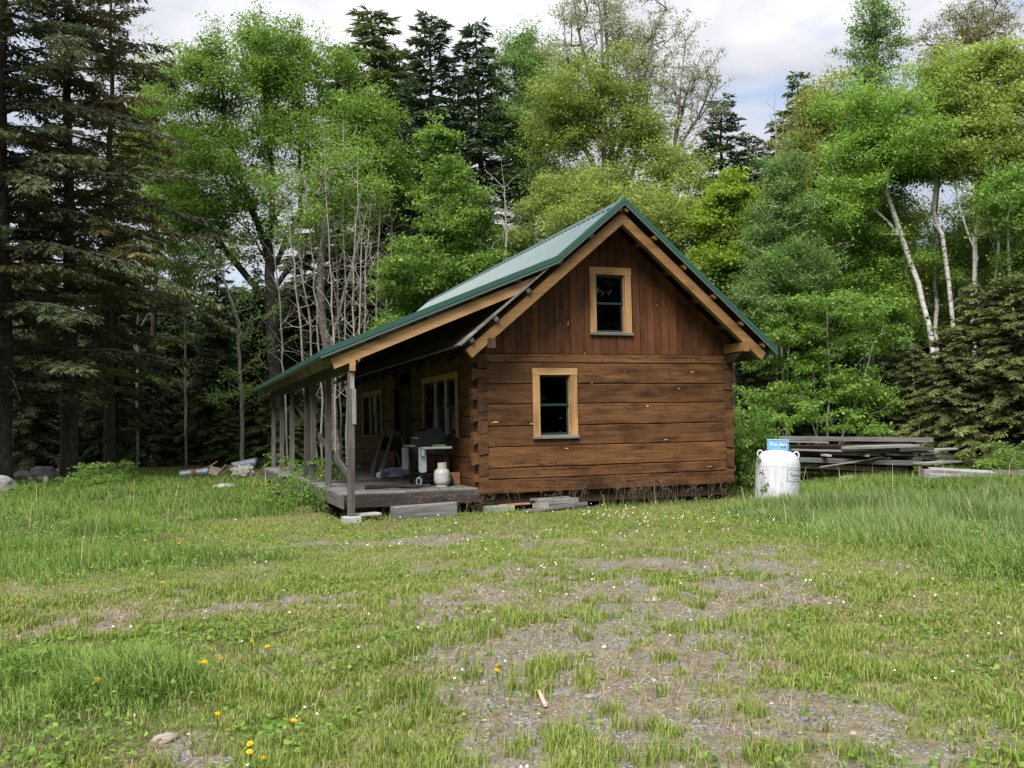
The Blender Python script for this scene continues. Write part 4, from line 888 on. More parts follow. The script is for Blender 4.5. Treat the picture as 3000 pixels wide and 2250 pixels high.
# understory shrubs right of the cabin
SHR = 'shrub'
hero('hazel_shrub', 'tall hazel with horizontal sprays of light green leaves behind the propane tank', SHR, 29, 2420, [[(2420, 1380), (2350, 1150), (2290, 1000)], [(2425, 1375), (2430, 1100), (2420, 900)], [(2430, 1378), (2520, 1150), (2560, 1000)], [(2410, 1378), (2270, 1220)]],
     [(2290, 960, 104, 57, 55), (2420, 900, 114, 57, 55), (2340, 1060, 104, 47, 43), (2520, 1010, 114, 53, 55), (2470, 1110, 114, 47, 49), (2300, 1150, 114, 47, 43), (2560, 1170, 104, 41, 37), (2400, 1200, 114, 41, 37), (2480, 1240, 114, 41, 31), (2560, 930, 57, 47, 18)], .035, 'bark_sapling', 'leaf_shrub', 30, leaf=.085, per=10, spread=.2, flatness=.3, down=.1)
hero('dogwood_shrub', 'bushy green undergrowth between the hazel and the leaning birch', SHR, 32, 2560, [[(2560, 1370), (2560, 950), (2560, 760)], [(2560, 1000), (2640, 820)], [(2560, 1000), (2500, 820)]],
     [(2560, 760, 110, 80, 100), (2600, 900, 80, 70, 60), (2500, 870, 100, 80, 90), (2560, 960, 120, 70, 80), (2600, 660, 60, 60, 40), (2420, 800, 80, 80, 70)], .05, 'bark_sapling', 'leaf_maple', 31, leaf=.085, per=14, spread=.27)
hero('dogwood_shrub', 'pale green bushes below the forked birch', SHR, 33, 2880, [[(2880, 1370), (2880, 900), (2890, 720)], [(2880, 950), (2960, 780)], [(2880, 950), (2800, 780)]],
     [(2880, 700, 110, 80, 90), (2960, 640, 90, 80, 80), (2800, 740, 100, 80, 90), (2700, 800, 90, 90, 80), (2960, 820, 100, 80, 80), (2700, 920, 90, 70, 60)], .05, 'bark_sapling', 'leaf_shrub', 32, leaf=.085, per=12, spread=.27)

# bare grey saplings left of the cabin
SAP = 'bare grey saplings behind the porch'
for i, (bx, mx_, tx, ty, D, lb) in enumerate((
        (905, 875, 830, 520, 34, 'bare grey sapling leaning left, outermost of the clump'), (945, 930, 885, 440, 35, 'bare grey sapling, second from the left in the clump'),
        (985, 975, 945, 360, 34.5, 'tallest bare grey sapling in the middle of the clump'), (1015, 1010, 1005, 330, 36, 'straight bare grey sapling right of the tallest one'),
        (1040, 1035, 1050, 420, 34, 'bare grey sapling fourth from the left with long side twigs'), (1072, 1070, 1085, 560, 35.5, 'short bare grey sapling on the right of the clump'),
        (1125, 1130, 1150, 640, 36.5, 'thin bare sapling nearest the porch roof'), (845, 820, 800, 700, 37, 'short bare sapling left of the clump above the eave'), (925, 905, 860, 620, 35, 'slender bare sapling between the two leftmost ones'), (1000, 990, 975, 480, 36.5, 'slender bare sapling close behind the tallest one'), (1100, 1100, 1120, 480, 36, 'straight bare sapling rising right beside the layered maple'), (1058, 1052, 1065, 640, 33.5, 'short slender bare sapling low above the porch roof'))):
    hero('bare_sapling', lb, 'sapling', D, bx, [[(bx, 1390), (mx_, 900), ((mx_+tx)/2, (900+ty)/2), (tx, ty)]],
         [(mx_, 900, 70, 130, 20), ((mx_+tx)/2, 740, 60, 130, 22), (tx, ty+90, 45, 110, 22), (mx_-10, 1060, 90, 80, 9)], .043, 'bark_sapling', 'leaf_bud', 60+i, leaf=.07, per=1, spread=.1, wig=.04, down=2.2, pull=.05, tipr=.0055, group=SAP, ends=(1.,))
hero('bare_sapling', 'lone bare grey sapling against the dark spruces just above the ridge', 'sapling', 33, 1490, [[(1490, 1390), (1485, 800), (1480, 620), (1470, 480)]],
     [(1490, 680, 80, 120, 26), (1470, 560, 60, 90, 22), (1440, 800, 70, 60, 8), (1540, 800, 60, 60, 8)], .06, 'bark_sapling', 'leaf_bud', 71, leaf=.07, per=1, spread=.1, wig=.04, down=2.2, pull=.05, tipr=.0055, group=SAP, ends=(1.,))
hero('dead_snag', 'thin dead snag standing against the sky left of the birches', 'dead tree', 42, 2275, [[(2275, 1370), (2280, 700), (2275, 420), (2268, 270)]],
     [(2270, 340, 40, 70, 10), (2290, 450, 50, 60, 8)], .07, 'bark_sapling', 'leaf_bud', 72, leaf=.05, per=1, spread=.05, down=1.8, tipr=.010, ends=(1.,))
hero('birch_tree', 'thin pale trunk rising from the dark hemlocks left of the porch eave', TREE, 38, 712, [[(712, 1390), (706, 1150), (700, 950), (650, 800), (560, 700)]],
     [(700, 1130, 90, 60, 20), (740, 1000, 90, 70, 25), (600, 740, 100, 60, 40), (740, 900, 90, 70, 30)], .085, 'bark_sapling', 'leaf_maple', 73, leaf=.10, per=5, spread=.3, down=1.)
hero('birch_tree', 'very thin pale trunk deep in the shade at the left', TREE, 41, 545, [[(545, 1380), (542, 1000), (548, 760)]],
     [(560, 1000, 80, 60, 16), (520, 1100, 80, 60, 12), (545, 800, 60, 60, 20)], .06, 'bark_sapling', 'leaf_maple', 74, leaf=.10, per=4, spread=.3, down=1.)

# --- conifers
AZR = math.atan2(_R0[1], _R0[0])
P_HEM = conifer(1, 20, 3.9, .24, 'bark_dark', 'needle_hemlock', .05, .9, .30)
P_HEM2 = conifer(2, 17, 3.6, .22, 'bark_dark', 'needle_hemlock', .12, .85, .36)
P_HOL = conifer(3, 20, 3.6, .24, 'bark_dark', 'needle_green', .10, .9, .26, gappy=.5)
P_SPR = conifer(4, 20, 2.6, .20, 'bark_dark', 'needle_dark', .08, 1.0, .22, blade=.24, gappy=.4)
P_YNG = conifer(5, 8, 2.5, .10, 'bark_dark', 'needle_hemlock', .03, 1.5, .28, blade=.17, dead=2)
P_OLV = conifer(6, 8, 2.9, .11, 'bark_dark', 'needle_olive', .02, 1.9, .22, blade=.19, dead=0, gappy=.12)
P_GRN = conifer(7, 6, 2.3, .08, 'bark_dark', 'needle_green', .02, 1.6, .25, blade=.17, dead=0)
HEM = 'dark conifers along the wood edge'
def con(name, proto, Hp, px, D, top, label, rz=None, wide=1., group=None):
    H = heightof(px, top, D); k = H/Hp
    return plant(name, proto, label, 'conifer', foot(px, D), rng.uniform(0, 6.28) if rz is None else rz, (k*wide, k*wide, k), group)
big = conifer(8, 26, 6.6, .42, 'bark_dark', 'needle_hemlock', .10, .85, .20, blade=.21, gappy=.3, dead=14, side=(0, .45))
plant('hemlock', big, 'huge dark hemlock at the left edge, its trunk partly out of frame', 'conifer', foot(5, 29), AZR)
big2 = conifer(9, 21, 5.4, .30, 'bark_dark', 'needle_brown', .18, .66, .16, blade=.20, gappy=.45, dead=26, side=(0, .35))
plant('hemlock', big2, 'large brownish-olive hemlock with bare lower limbs, right of the huge dark one', 'conifer', foot(205, 31.5), AZR)
thin = conifer(12, 21, 4.6, .22, 'bark_dark', 'needle_brown', .30, .62, .20, blade=.20, gappy=.5, dead=16)
plant('hemlock', thin, 'thin-crowned brownish hemlock with sky between its sprays, left of the broad maple', 'conifer', foot(318, 35), AZR)
con('hemlock', P_HEM2, 17, 335, 37, 520, 'dark hemlock with open crown under the olive one, sky showing through its boughs', wide=1.0)
con('hemlock', P_HEM, 20, 110, 38, 380, 'dark hemlock behind the huge left one, seen between its limbs')
con('hemlock', P_HOL, 20, 1110, 50, -5, 'tallest hemlock left of the ridge, its broad top touching the frame', wide=1.75)
con('hemlock', P_HOL, 20, 1010, 51, 150, 'lower hemlock top tucked between the broad maple and the tallest hemlock', wide=1.4)
con('hemlock', P_HOL, 20, 1190, 52, 110, 'hemlock top on the right shoulder of the tallest hemlock', wide=1.3)
con('spruce', P_SPR, 20, 1275, 47, 22, 'pointed dark spruce, left of the two twin spires above the porch roof', wide=1.53)
con('spruce', P_SPR, 20, 1432, 46, 40, 'pointed dark spruce, right of the two twin spires above the porch roof', wide=1.48)
con('spruce', P_SPR, 20, 1352, 49, 190, 'lower spruce top in the dip between the twin spires')
con('spruce', P_SPR, 20, 1578, 58, 60, 'far dark spruce tip poking up left of the yellow-green tree')
con('spruce', P_SPR, 20, 2130, 45, 262, 'dense pointed spruce right of the roof peak against the sky', wide=1.63)
con('spruce', P_SPR, 20, 2215, 47, 380, 'shorter spruce on the right flank of the dense pointed spruce', wide=1.48)
con('hemlock', P_HOL, 20, 2372, 48, 185, 'hemlock with a wind-bent tip left of the airy aspen', wide=1.05)
con('hemlock', P_HEM, 20, 2310, 49, 330, 'dark hemlock below the wind-bent one, behind the dead snag')
con('hemlock', P_HEM, 20, 1680, 48, 480, 'dark hemlock shaded inside the yellow-green trees above the ridge')
con('hemlock', P_HEM, 20, 1545, 43, 600, 'dark hemlock right behind the ridge line and the lone sapling')
con('hemlock', P_HEM2, 17, 1170, 43, 560, 'dark hemlock behind the layered young maple')
con('hemlock', P_HEM, 20, 1830, 46, 500, 'dark hemlock hidden deep behind the roof peak')
for px, D, top, lb in ((250, 43, 720, 'shaded hemlock at the left with its tip below the olive boughs'), (400, 45, 700, 'shaded hemlock left of the very thin pale trunk'), (520, 46, 760, 'shaded hemlock right behind the very thin pale trunk'),
                       (640, 45, 730, 'shaded hemlock behind the thin leaning pale trunk'), (760, 46, 780, 'shaded hemlock above the far end of the porch'), (900, 45, 700, 'shaded hemlock behind the bare saplings'), (1050, 46, 720, 'shaded hemlock right of the bare saplings'),
                       (1400, 44, 700, 'shaded hemlock between the layered maple and the ridge')):
    con('hemlock', P_HEM if px % 20 else P_HEM2, 20 if px % 20 else 17, px, D, top, lb, wide=1.1, group=HEM)
for px, D, top, lb in ((70, 36, 960, 'young dark hemlock behind the boulders'), (165, 38, 1060, 'low young hemlock with feathery boughs behind the pale boulder'), (290, 38, 1090, 'low young hemlock with feathery boughs right of the boulders'), (20, 37, 1080, 'low dark hemlock at the left frame edge'),
                       (430, 42, 1000, 'young hemlock in the darkest stretch of wood edge'), (600, 42, 1030, 'young hemlock left of the thin leaning pale trunk')):
    con('young_hemlock', P_YNG, 8, px, D, top, lb, wide=1.15, group='young hemlocks under the big trees')
for px, D, top, lb in ((770, 39, 1130, 'green young hemlock behind the grey pipe and scrap heap'), (840, 37.5, 1190, 'bright little hemlock seen between the far porch posts'), (905, 40, 1080, 'young hemlock behind the ragged-barked trunk'), (660, 40.5, 1180, 'small green hemlock left of the scrap heap')):
    con('young_hemlock', P_GRN, 6, px, D, top, lb, wide=1.1, group='young hemlocks under the big trees')
for px, D, top, lb in ((2690, 29.5, 1010, 'olive young hemlock under the leaning birch'), (2790, 28, 960, 'olive young hemlock right behind the end of the lumber pile'), (2885, 28.5, 830, 'tall olive young hemlock below the forked birch'), (2975, 27, 800, 'dense olive young hemlock at the right frame edge'), (3060, 27.5, 870, 'olive young hemlock mostly out of frame on the right')):
    con('young_hemlock', P_OLV, 8, px, D, top, lb, wide=1.1, group='olive young hemlocks on the right')
for px, D, top, lb in ((2200, 33, 1000, 'dark young hemlock beside the right eave'), (2300, 34, 940, 'dark young hemlock behind the tall hazel'), (2410, 34, 960, 'dark young hemlock behind the middle of the lumber pile'), (2520, 33, 920, 'dark young hemlock behind the green undergrowth'), (2620, 31.5, 1000, 'dark young hemlock left of the leaning birch'),
                       (2460, 30.5, 1170, 'low dark hemlock right above the long lumber beam'), (2590, 30, 1120, 'low dark hemlock above the right end of the lumber'), (2250, 31, 1150, 'low dark hemlock behind the propane tank')):
    con('young_hemlock', P_YNG, 8, px, D, top, lb, wide=1.2, group='young hemlocks on the right')
# the deep wood beyond, one shaded mass on every side (also what the windows mirror)
def merged(name, items, mats):
    out = {}
    for (protos, loc, rz, sc) in items:
        c_, s_ = math.cos(rz), math.sin(rz)
        for me in protos:
            n = len(me.vertices); co = np.empty(n*3, np.float32); me.vertices.foreach_get('co', co); co = co.reshape(-1, 3)
            q = np.column_stack([(co[:, 0]*c_-co[:, 1]*s_)*sc[0]+loc[0], (co[:, 0]*s_+co[:, 1]*c_)*sc[0]+loc[1], co[:, 2]*sc[1]+loc[2]])
            li = np.empty(len(me.loops), np.int32); me.loops.foreach_get('vertex_index', li)
            tn = np.full(n, .3, np.float32)
            if 'tint' in me.attributes: me.attributes['tint'].data.foreach_get('value', tn)
            out.setdefault(me.materials[0].name, []).append((q, li.reshape(-1, 4), tn))
    V, F, T_, MI, n0 = [], [], [], [], 0
    names = list(out)
    for k, nm in enumerate(names):
        for q, f, tn in out[nm]: V.append(q); F.append(f+n0); T_.append(tn); MI.append(np.full(len(f), k, np.int32)); n0 += len(q)
    me = np_mesh(name, np.concatenate(V), [np.concatenate(F)], {'tint': np.concatenate(T_)})
    for nm in names: me.materials.append(bpy.data.materials[nm])
    me.polygons.foreach_set('material_index', np.concatenate(MI)); return me
P_FAR = conifer(10, 12, 3.6, .16, 'bark_dark', 'needle_dark', .02, .62, .30, blade=.62, dead=0)
items = []; g = np.random.default_rng(5)
for i in range(230):
    px = -700+4400*(i/229)+g.uniform(-25, 25); D = g.uniform(46, 74); u = (px-1500)/FPX
    p = CAM+(_F0+_R0*u)*D; items.append((P_FAR, (p[0], p[1], GZ), g.uniform(0, 6.28), (D/60*1.15, (g.uniform(.62, .98) if 200 < px < 1300 else g.uniform(.75, 1.15))*D/60)))
tag(link('deep_woods', merged('deep_woods', items, None)), kind='stuff', label='shaded mass of conifers deeper in the wood')
items = []
for i in range(46):
    a_ = R(38+i*(284/45)); d_ = g.uniform(25, 34); dirv = _F0*math.cos(a_)+_R0*math.sin(a_); p = CAM+dirv*d_
    items.append((P_FAR, (p[0], p[1], GZ), g.uniform(0, 6.28), (1.2, g.uniform(1., 1.5))))
tag(link('woods_behind', merged('woods_behind', items, None)), kind='stuff', label='wood closing the clearing behind the viewer')

# ------------------------------------------------------------------ grass, flowers, gravel
def gz(x, y): return gheight(np.atleast_1d(np.asarray(x, float)), np.atleast_1d(np.asarray(y, float)))
def wedge(g, n, r0, r1, half=R(39)):
    r = np.sqrt(g.uniform(r0*r0, r1*r1, n)); th = g.uniform(-half, half, n)
    return CAM[0]+r*(_F0[0]*np.cos(th)+_R0[0]*np.sin(th)), CAM[1]+r*(_F0[1]*np.cos(th)+_R0[1]*np.sin(th)), r
def open_ground(x, y): return ~((x > -2.62) & (x < 5.6) & (y > -.03) & (y < 12.9))
def blades(g, x, y, h, w, bend, tint, seg, wind=None):
    n = len(x); b = np.column_stack([x, y, gz(x, y)-.004]); a = g.uniform(0, 6.28, n); s = np.column_stack([np.cos(a), np.sin(a), np.zeros(n)])
    ld = np.column_stack([-s[:, 1], s[:, 0], np.zeros(n)])
    if wind is not None: ld = unit(ld+np.array(wind))
    tip = b+ld*(h*bend)[:, None]+np.array([0, 0, 1.])*(h*np.sqrt(np.maximum(.15, 1-bend**2*.8)))[:, None]; hw = (w*.5)[:, None]
    if seg == 2:
        mid = b+ld*(h*bend*.32)[:, None]+np.array([0, 0, 1.])*(h*.6)[:, None]
        V = np.stack([b-s*hw, b+s*hw, mid+s*hw*.75, mid-s*hw*.75, tip], 1).reshape(-1, 3); k = np.arange(n)[:, None]*5
        return V, [k+np.array([[0, 1, 2, 3]]), k+np.array([[3, 2, 4]])], np.repeat(tint, 5)
    V = np.stack([b-s*hw, b+s*hw, tip], 1).reshape(-1, 3); k = np.arange(n)[:, None]*3
    return V, [k+np.array([[0, 1, 2]])], np.repeat(tint, 3)
def join(parts):
    V, F, T_, n0 = [], {}, [], 0
    for v, f, t_ in parts:
        V.append(v); T_.append(t_)
        for q in f: F.setdefault(q.shape[1], []).append(q+n0)
        n0 += len(v)
    return np.concatenate(V), [np.concatenate(F[k]) for k in F], np.concatenate(T_)
def stuff(name, parts, mat, label):
    V, F, T_ = join(parts); o = link(name, np_mesh(name, V, F, {'tint': T_}), mat); return tag(o, label, kind='stuff')
g = np.random.default_rng(77)
BANDS = ((3.6, 6.5, 150000, 2), (6.5, 10, 190000, 2), (10, 17, 230000, 1), (17, 30, 200000, 1), (30, 44, 110000, 1))
sh, tl, bl_ = [], [], []
for r0, r1, n, seg in BANDS:
    x, y, r = wedge(g, n, r0, r1); lu, gr_, fo_ = lush(x, y), gravel(x, y), forest(x, y)
    tf = fbm(x*2.6, y*2.6, 51, 3); tf2 = fbm(x*6.5, y*6.5, 52, 2); tuft = sst(.46, .62, .55*tf+.45*tf2)
    pr = (1-lu*.8)*(1-fo_)*(1-.93*gr_)*(.42+.58*tuft)+.75*gr_*sst(.60, .66, .35*tf+.65*tf2)*(1-fo_)
    k = (g.random(n) < pr) & open_ground(x, y); x, y, r, tu, gk = x[k], y[k], r[k], tuft[k], gr_[k]; m_ = len(x)
    h_ = (.018+.07*tu*g.random(m_)**1.5*(.4+1.2*fbm(x*.9, y*.9, 58, 2))+.022*g.random(m_))*(1+.25*gk); dry = (g.random(m_) < .13+.12*(1-tu))
    col = np.where(dry, g.uniform(.86, 1, m_), np.clip(.15+.55*fbm(x*.8, y*.8, 53, 2)+.35*(g.random(m_)-.5)+.12*tu, 0, .8))
    sh.append(blades(g, x, y, h_, .0035+.00062*r, g.uniform(.1, .8, m_), col, seg))
for r0, r1, n, seg in ((3.6, 7, 90000, 2), (7, 11, 110000, 2), (11, 18, 190000, 1), (18, 30, 220000, 1), (30, 43, 130000, 1)):
    x, y, r = wedge(g, n, r0, r1); lu, fo_ = lush(x, y), forest(x, y); nn_ = fbm(x*1.1, y*1.1, 55, 3)
    k = (g.random(n) < lu**1.4*(.35+.65*sst(.3, .6, nn_))*(1-fo_)) & open_ground(x, y); x, y, r, lu, nn_ = x[k], y[k], r[k], lu[k], nn_[k]; m_ = len(x)
    right = (x > np.interp(y, [-13, -9, -6, -2, 0, 20], [0, 2, 2.4, 3.1, 5, 5.5])-.8) & (x > -1.2)
    tallr = right*sst(-1.2, -3., y)*sst(2.6, 4.2, x+.5*np.minimum(0, y+6)+1.5*(nn_-.5))*sst(-11, -9, y)
    h_ = lu*(.07+.22*sst(.3, .65, nn_)*g.uniform(.5, 1.1, m_)+.24*tallr*g.random(m_))*np.where(y > 8, .8, 1)
    dry = g.random(m_) < .035+.05*right
    col = np.where(dry, g.uniform(.92, 1, m_), np.clip(.1+.6*fbm(x*.6, y*.6, 57, 2)+.45*(g.random(m_)-.4), 0, .88))
    B = lambda q: blades(g, x[q], y[q], h_[q], .004+.00062*r[q], g.uniform(.25, 1.02, q.sum()), col[q], seg, (-.45, -.1, 0))
    q = tallr > .25+.5*g.random(m_)
    if q.any(): bl_.append(B(q))
    if (~q).any(): tl.append(B(~q))
stuff('short_grass', sh, 'grass_short', 'short patchy grass and moss over the gravel yard')
stuff('tall_grass', tl, 'grass_tall', 'lush green grass left of the yard and round the cabin')
stuff('wind_blown_grass', bl_, 'grass_blue', 'long bluish wind-blown grass right of the yard')
# low broad-leaved weeds
parts = []
for r0, r1, n in ((3.6, 8, 26000), (8, 16, 30000), (16, 32, 22000)):
    x, y, r = wedge(g, n, r0, r1); k = (g.random(n) < (.10+.9*sst(.52, .66, fbm(x*1.7, y*1.7, 61, 3)))*(1-forest(x, y))*(1-.85*gravel(x, y))) & open_ground(x, y); x, y, r = x[k], y[k], r[k]; m_ = len(x)
    a = g.uniform(0, 6.28, m_); D = unit(np.column_stack([np.cos(a), np.sin(a), g.uniform(0, .6, m_)])); L = g.uniform(.018, .045, m_)+.0009*r
    parts.append(kites(np.column_stack([x, y, gz(x, y)+g.uniform(.005, .05, m_)+.09*lush(x, y)]), L, L*.75, D, unit(np.array([0, 0, 1.])+g.normal(0, .35, (m_, 3))), np.clip(g.normal(.45, .2, m_), 0, 1)))
stuff('ground_cover', parts, 'leaf_shrub', 'low broad-leaved weeds and clover among the grass')
# straw and fallen stalks
parts = []
for r0, r1, n in ((3.6, 9, 20000), (9, 20, 20000)):
    x, y, r = wedge(g, n, r0, r1); k = (g.random(n) < (.15+.85*sst(.45, .62, fbm(x*1.2, y*1.2, 63, 3)))*(1-forest(x, y))) & open_ground(x, y); x, y, r = x[k], y[k], r[k]; m_ = len(x)
    parts.append(blades(g, x, y, g.uniform(.05, .16, m_), .0028+.0004*r, g.uniform(.9, 1.09, m_), g.random(m_), 1))
x, y, r = wedge(g, 1500, 6, 26); k = (g.random(1500) < lush(x, y)*.45) & open_ground(x, y); x, y, r = x[k], y[k], r[k]; m_ = len(x)
parts.append(blades(g, x, y, g.uniform(.35, .75, m_), .004+.0003*r, g.uniform(.2, .9, m_), g.uniform(.4, 1, m_), 2))
stuff('straw', parts, 'straw', 'dry straw and fallen grass stalks')
# strawberry flowers
def fl_d(x, y): return np.clip(1.5*np.exp(-((x-.4)/2.4)**2-((y+2.6)/1.7)**2)+.5*np.exp(-((x+.9)/1.6)**2-((y+6.5)/2.)**2)+.22*(y < -8)+.05, 0, 1)
P_, tn_ = [], []
for r0, r1, n in ((3.6, 9, 1900), (9, 19, 11000)):
    x, y, r = wedge(g, n, r0, r1); k = (g.random(n) < .42*fl_d(x, y)*sst(.42, .6, fbm(x*1.9, y*1.9, 71, 3))*(1-.6*lush(x, y))) & open_ground(x, y) & (forest(x, y) < .1); x, y, r = x[k], y[k], r[k]; m_ = len(x)
    rr = .007+.0005*r; nrm = unit(np.array([0, 0, 1.])+g.normal(0, .45, (m_, 3))+np.array([-.15, -.35, 0])); a = unit(np.cross(nrm, [[1., 0, 0]])); b = np.cross(nrm, a); c = np.column_stack([x, y, gz(x, y)+g.uniform(.035, .08, m_)])
    th = 2*np.pi*np.arange(10)/10; rad = np.where(np.arange(10) % 2 == 0, 1, .62)
    V = c[:, None]+(a[:, None]*np.cos(th)[None, :, None]+b[:, None]*np.sin(th)[None, :, None])*(rr[:, None]*rad[None])[..., None]
    P_.append((V.reshape(-1, 3), [np.arange(m_*10).reshape(-1, 10)], np.repeat(g.random(m_), 10)))
stuff('strawberry_flowers', P_, 'petal_white', 'tiny white wild strawberry flowers scattered through the yard')
# gravel
n = 26000; x, y, r = wedge(g, n, 3.6, 14); k = (g.random(n) < gravel(x, y)*.55+.015) & open_ground(x, y); x, y, r = x[k], y[k], r[k]; m_ = len(x)
oc = np.array([(1, 0, 0), (.3, .95, 0), (-.8, .6, 0), (-.8, -.6, 0), (.3, -.95, 0), (.15, .1, .75), (0, 0, -.6)]); of = np.array([(0, 1, 5), (1, 2, 5), (2, 3, 5), (3, 4, 5), (4, 0, 5)])
sz = g.lognormal(-4.75, .45, m_)+.0004*r; a = g.uniform(0, 6.28, m_); q = oc[None]*g.uniform(.6, 1.2, (m_, 7, 1))*sz[:, None, None]*np.array([1, .8, .7])
V = np.stack([q[..., 0]*np.cos(a)[:, None]-q[..., 1]*np.sin(a)[:, None]+x[:, None], q[..., 0]*np.sin(a)[:, None]+q[..., 1]*np.cos(a)[:, None]+y[:, None], q[..., 2]+gz(x, y)[:, None]], -1)
stuff('gravel', [(V.reshape(-1, 3), [(np.arange(m_)[:, None, None]*7+of[None]).reshape(-1, 3)], np.repeat(np.clip(g.normal(.42, .22, m_), 0, 1), 7))], 'pebble', 'loose grey gravel showing between the tufts')
# dry weeds along the foot of the front wall
sx = np.concatenate([g.uniform(.3, 5.5, 62), g.normal(3.3, .35, 34), g.uniform(-1.6, -.1, 30), g.normal(-.1, .12, 14)]); sy = g.uniform(-.42, .02, len(sx)); P0, P1, R0_, R1_ = [], [], [], []; kk = []
for x0, y0 in zip(sx, sy):
    h_ = g.uniform(.18, .55)*(1.25 if 2.6 < x0 < 4 else 1); ld = g.normal(0, .28, 2); b = np.array([x0, y0, GZ]); tip = b+np.array([ld[0]*h_, ld[1]*h_, h_]); mid = (b+tip)/2+np.array([0, 0, .04])
    for p, q, ra, rb in ((b, mid, .0045, .0035), (mid, tip, .0035, .002)): P0.append(p); P1.append(q); R0_.append(ra); R1_.append(rb)
    for j in range(int(g.integers(1, 6))):
        s_ = mid+(tip-mid)*g.random(); e_ = s_+np.array([*g.normal(0, .06, 2), g.uniform(.02, .10)]); P0.append(s_); P1.append(e_); R0_.append(.003); R1_.append(.002); kk.append(e_)
V, F = frustums(tuple(np.array(q) for q in (P0, P1, R0_, R1_))); kk = np.repeat(np.array(kk), 4, 0); m_ = len(kk)
stuff('dry_weeds', [(V, F, np.full(len(V), .45)), kites(kk+g.normal(0, .012, kk.shape), g.uniform(.012, .03, m_), g.uniform(.008, .014, m_), unit(g.normal(0, 1, kk.shape)), unit(g.normal(0, 1, kk.shape)), g.random(m_))], 'dead_weed', 'dry brown weed stalks along the foot of the front wall')
# fallen leaves at the wood edge
n = 16000; x, y, r = wedge(g, n, 20, 44); k = (g.random(n) < forest(x, y)); x, y, r = x[k], y[k], r[k]; m_ = len(x)
stuff('fallen_leaves', [kites(np.column_stack([x, y, gz(x, y)+.02]), g.uniform(.06, .12, m_), g.uniform(.05, .09, m_), unit(np.column_stack([g.normal(0, 1, (m_, 2)), g.normal(0, .2, m_)])), unit(np.array([0, 0, 1.])+g.normal(0, .4, (m_, 3))), g.random(m_))], 'dead_weed', 'brown leaf litter on the woodland floor')

# dandelions
HD, ST = None, None
mb = MB()
for ring, (rr, zz, k) in enumerate(((.021, .004, 14), (.015, .010, 11), (.008, .014, 7))):
    for i in range(k):
        a = 6.283*i/k+ring*.3; c, s_ = math.cos(a), math.sin(a); mb.add([(0, 0, zz*.6), (c*rr*.6-s_*.005, s_*rr*.6+c*.005, zz+.002), (c*rr, s_*rr, zz), (c*rr*.6+s_*.005, s_*rr*.6-c*.005, zz+.002)], [(0, 1, 2, 3)])
mb.lathe([(.006, -.008), (.012, 0), (.010, .006), (.003, .011)], n=10)
HD = mb.build('flower_head', 'petal_yellow', None, local=True); a = HD.data.attributes.new('tint', 'FLOAT', 'POINT'); a.data.foreach_set('value', np.random.default_rng(1).random(len(HD.data.vertices)).astype(np.float32))
mb = MB(); mb.tube([(0, 0, -1), (.006, 0, -.5), (0, 0, -.004)], .0028, 6); ST = mb.build('stem', 'leaf_shrub', None, local=True)
for o_ in (HD, ST): COL.objects.unlink(o_)
DAND = [(587, 1945, .13, 'dandelion with two heads in the left grass, lower left of a single one'), (600, 1940, .12, 'dandelion beside the two-headed one in the left grass'), (648, 1932, .12, 'single dandelion at the right end of the row in the left grass'), (285, 1992, .15, 'dandelion farthest left in the dark lush grass'), (738, 1880, .12, 'dandelion tall above the grass edge, upper right of the left row'),
        (783, 1895, .07, 'half-open dandelion next to the tall one at the grass edge'), (1458, 1950, .10, 'dandelion on a leafy tuft in the middle of the gravel'), (1456, 1964, .07, 'dandelion lower on the leafy tuft in the gravel'), (637, 2093, .09, 'dandelion at the lower right edge of the dark grass'), (860, 2112, .08, 'dandelion alone right of the lush grass near the bottom'),
        (733, 2180, .08, 'topmost dandelion of the three near the bottom edge'), (731, 2204, .07, 'middle dandelion of the three near the bottom edge'), (773, 2223, .07, 'rightmost dandelion of the three near the bottom edge'), (477, 1707, .10, 'small dandelion where the left grass meets the yard'), (425, 1583, .16, 'far dandelion in the tall left grass'), (525, 1592, .14, 'far dandelion with two heads right of the other in the tall grass'), (368, 1626, .12, 'small far dandelion at the rim of the left lush patch'), (65, 1760, .12, 'dandelion close to the left frame edge'), (1687, 1586, .07, 'tiny far dandelion in front of the front wall')]
for px, py, h_, lb in DAND:
    p = gnd(px, py, GZ+h_); z0 = float(gz(p[0], p[1])[0]); hh_ = max(.03, GZ+h_-z0); d_ = math.dist(p, CAM); k = .85+.03*max(0, d_-6)
    t_ = thing('dandelion', lb, 'flower', (p[0], p[1], z0), rng.uniform(0, 6), 'dandelions in the grass')
    a = HD.copy(); COL.objects.link(a); a.parent = t_; a.location = (0, 0, hh_); a.scale = (k, k, k); a.rotation_euler = (rng.uniform(.1, .5), rng.uniform(-.3, .3), 0)
    b = ST.copy(); COL.objects.link(b); b.parent = t_; b.location = (0, 0, hh_); b.scale = (1, 1, hh_)

# ------------------------------------------------------------------ things on and around the porch
DZ = .136
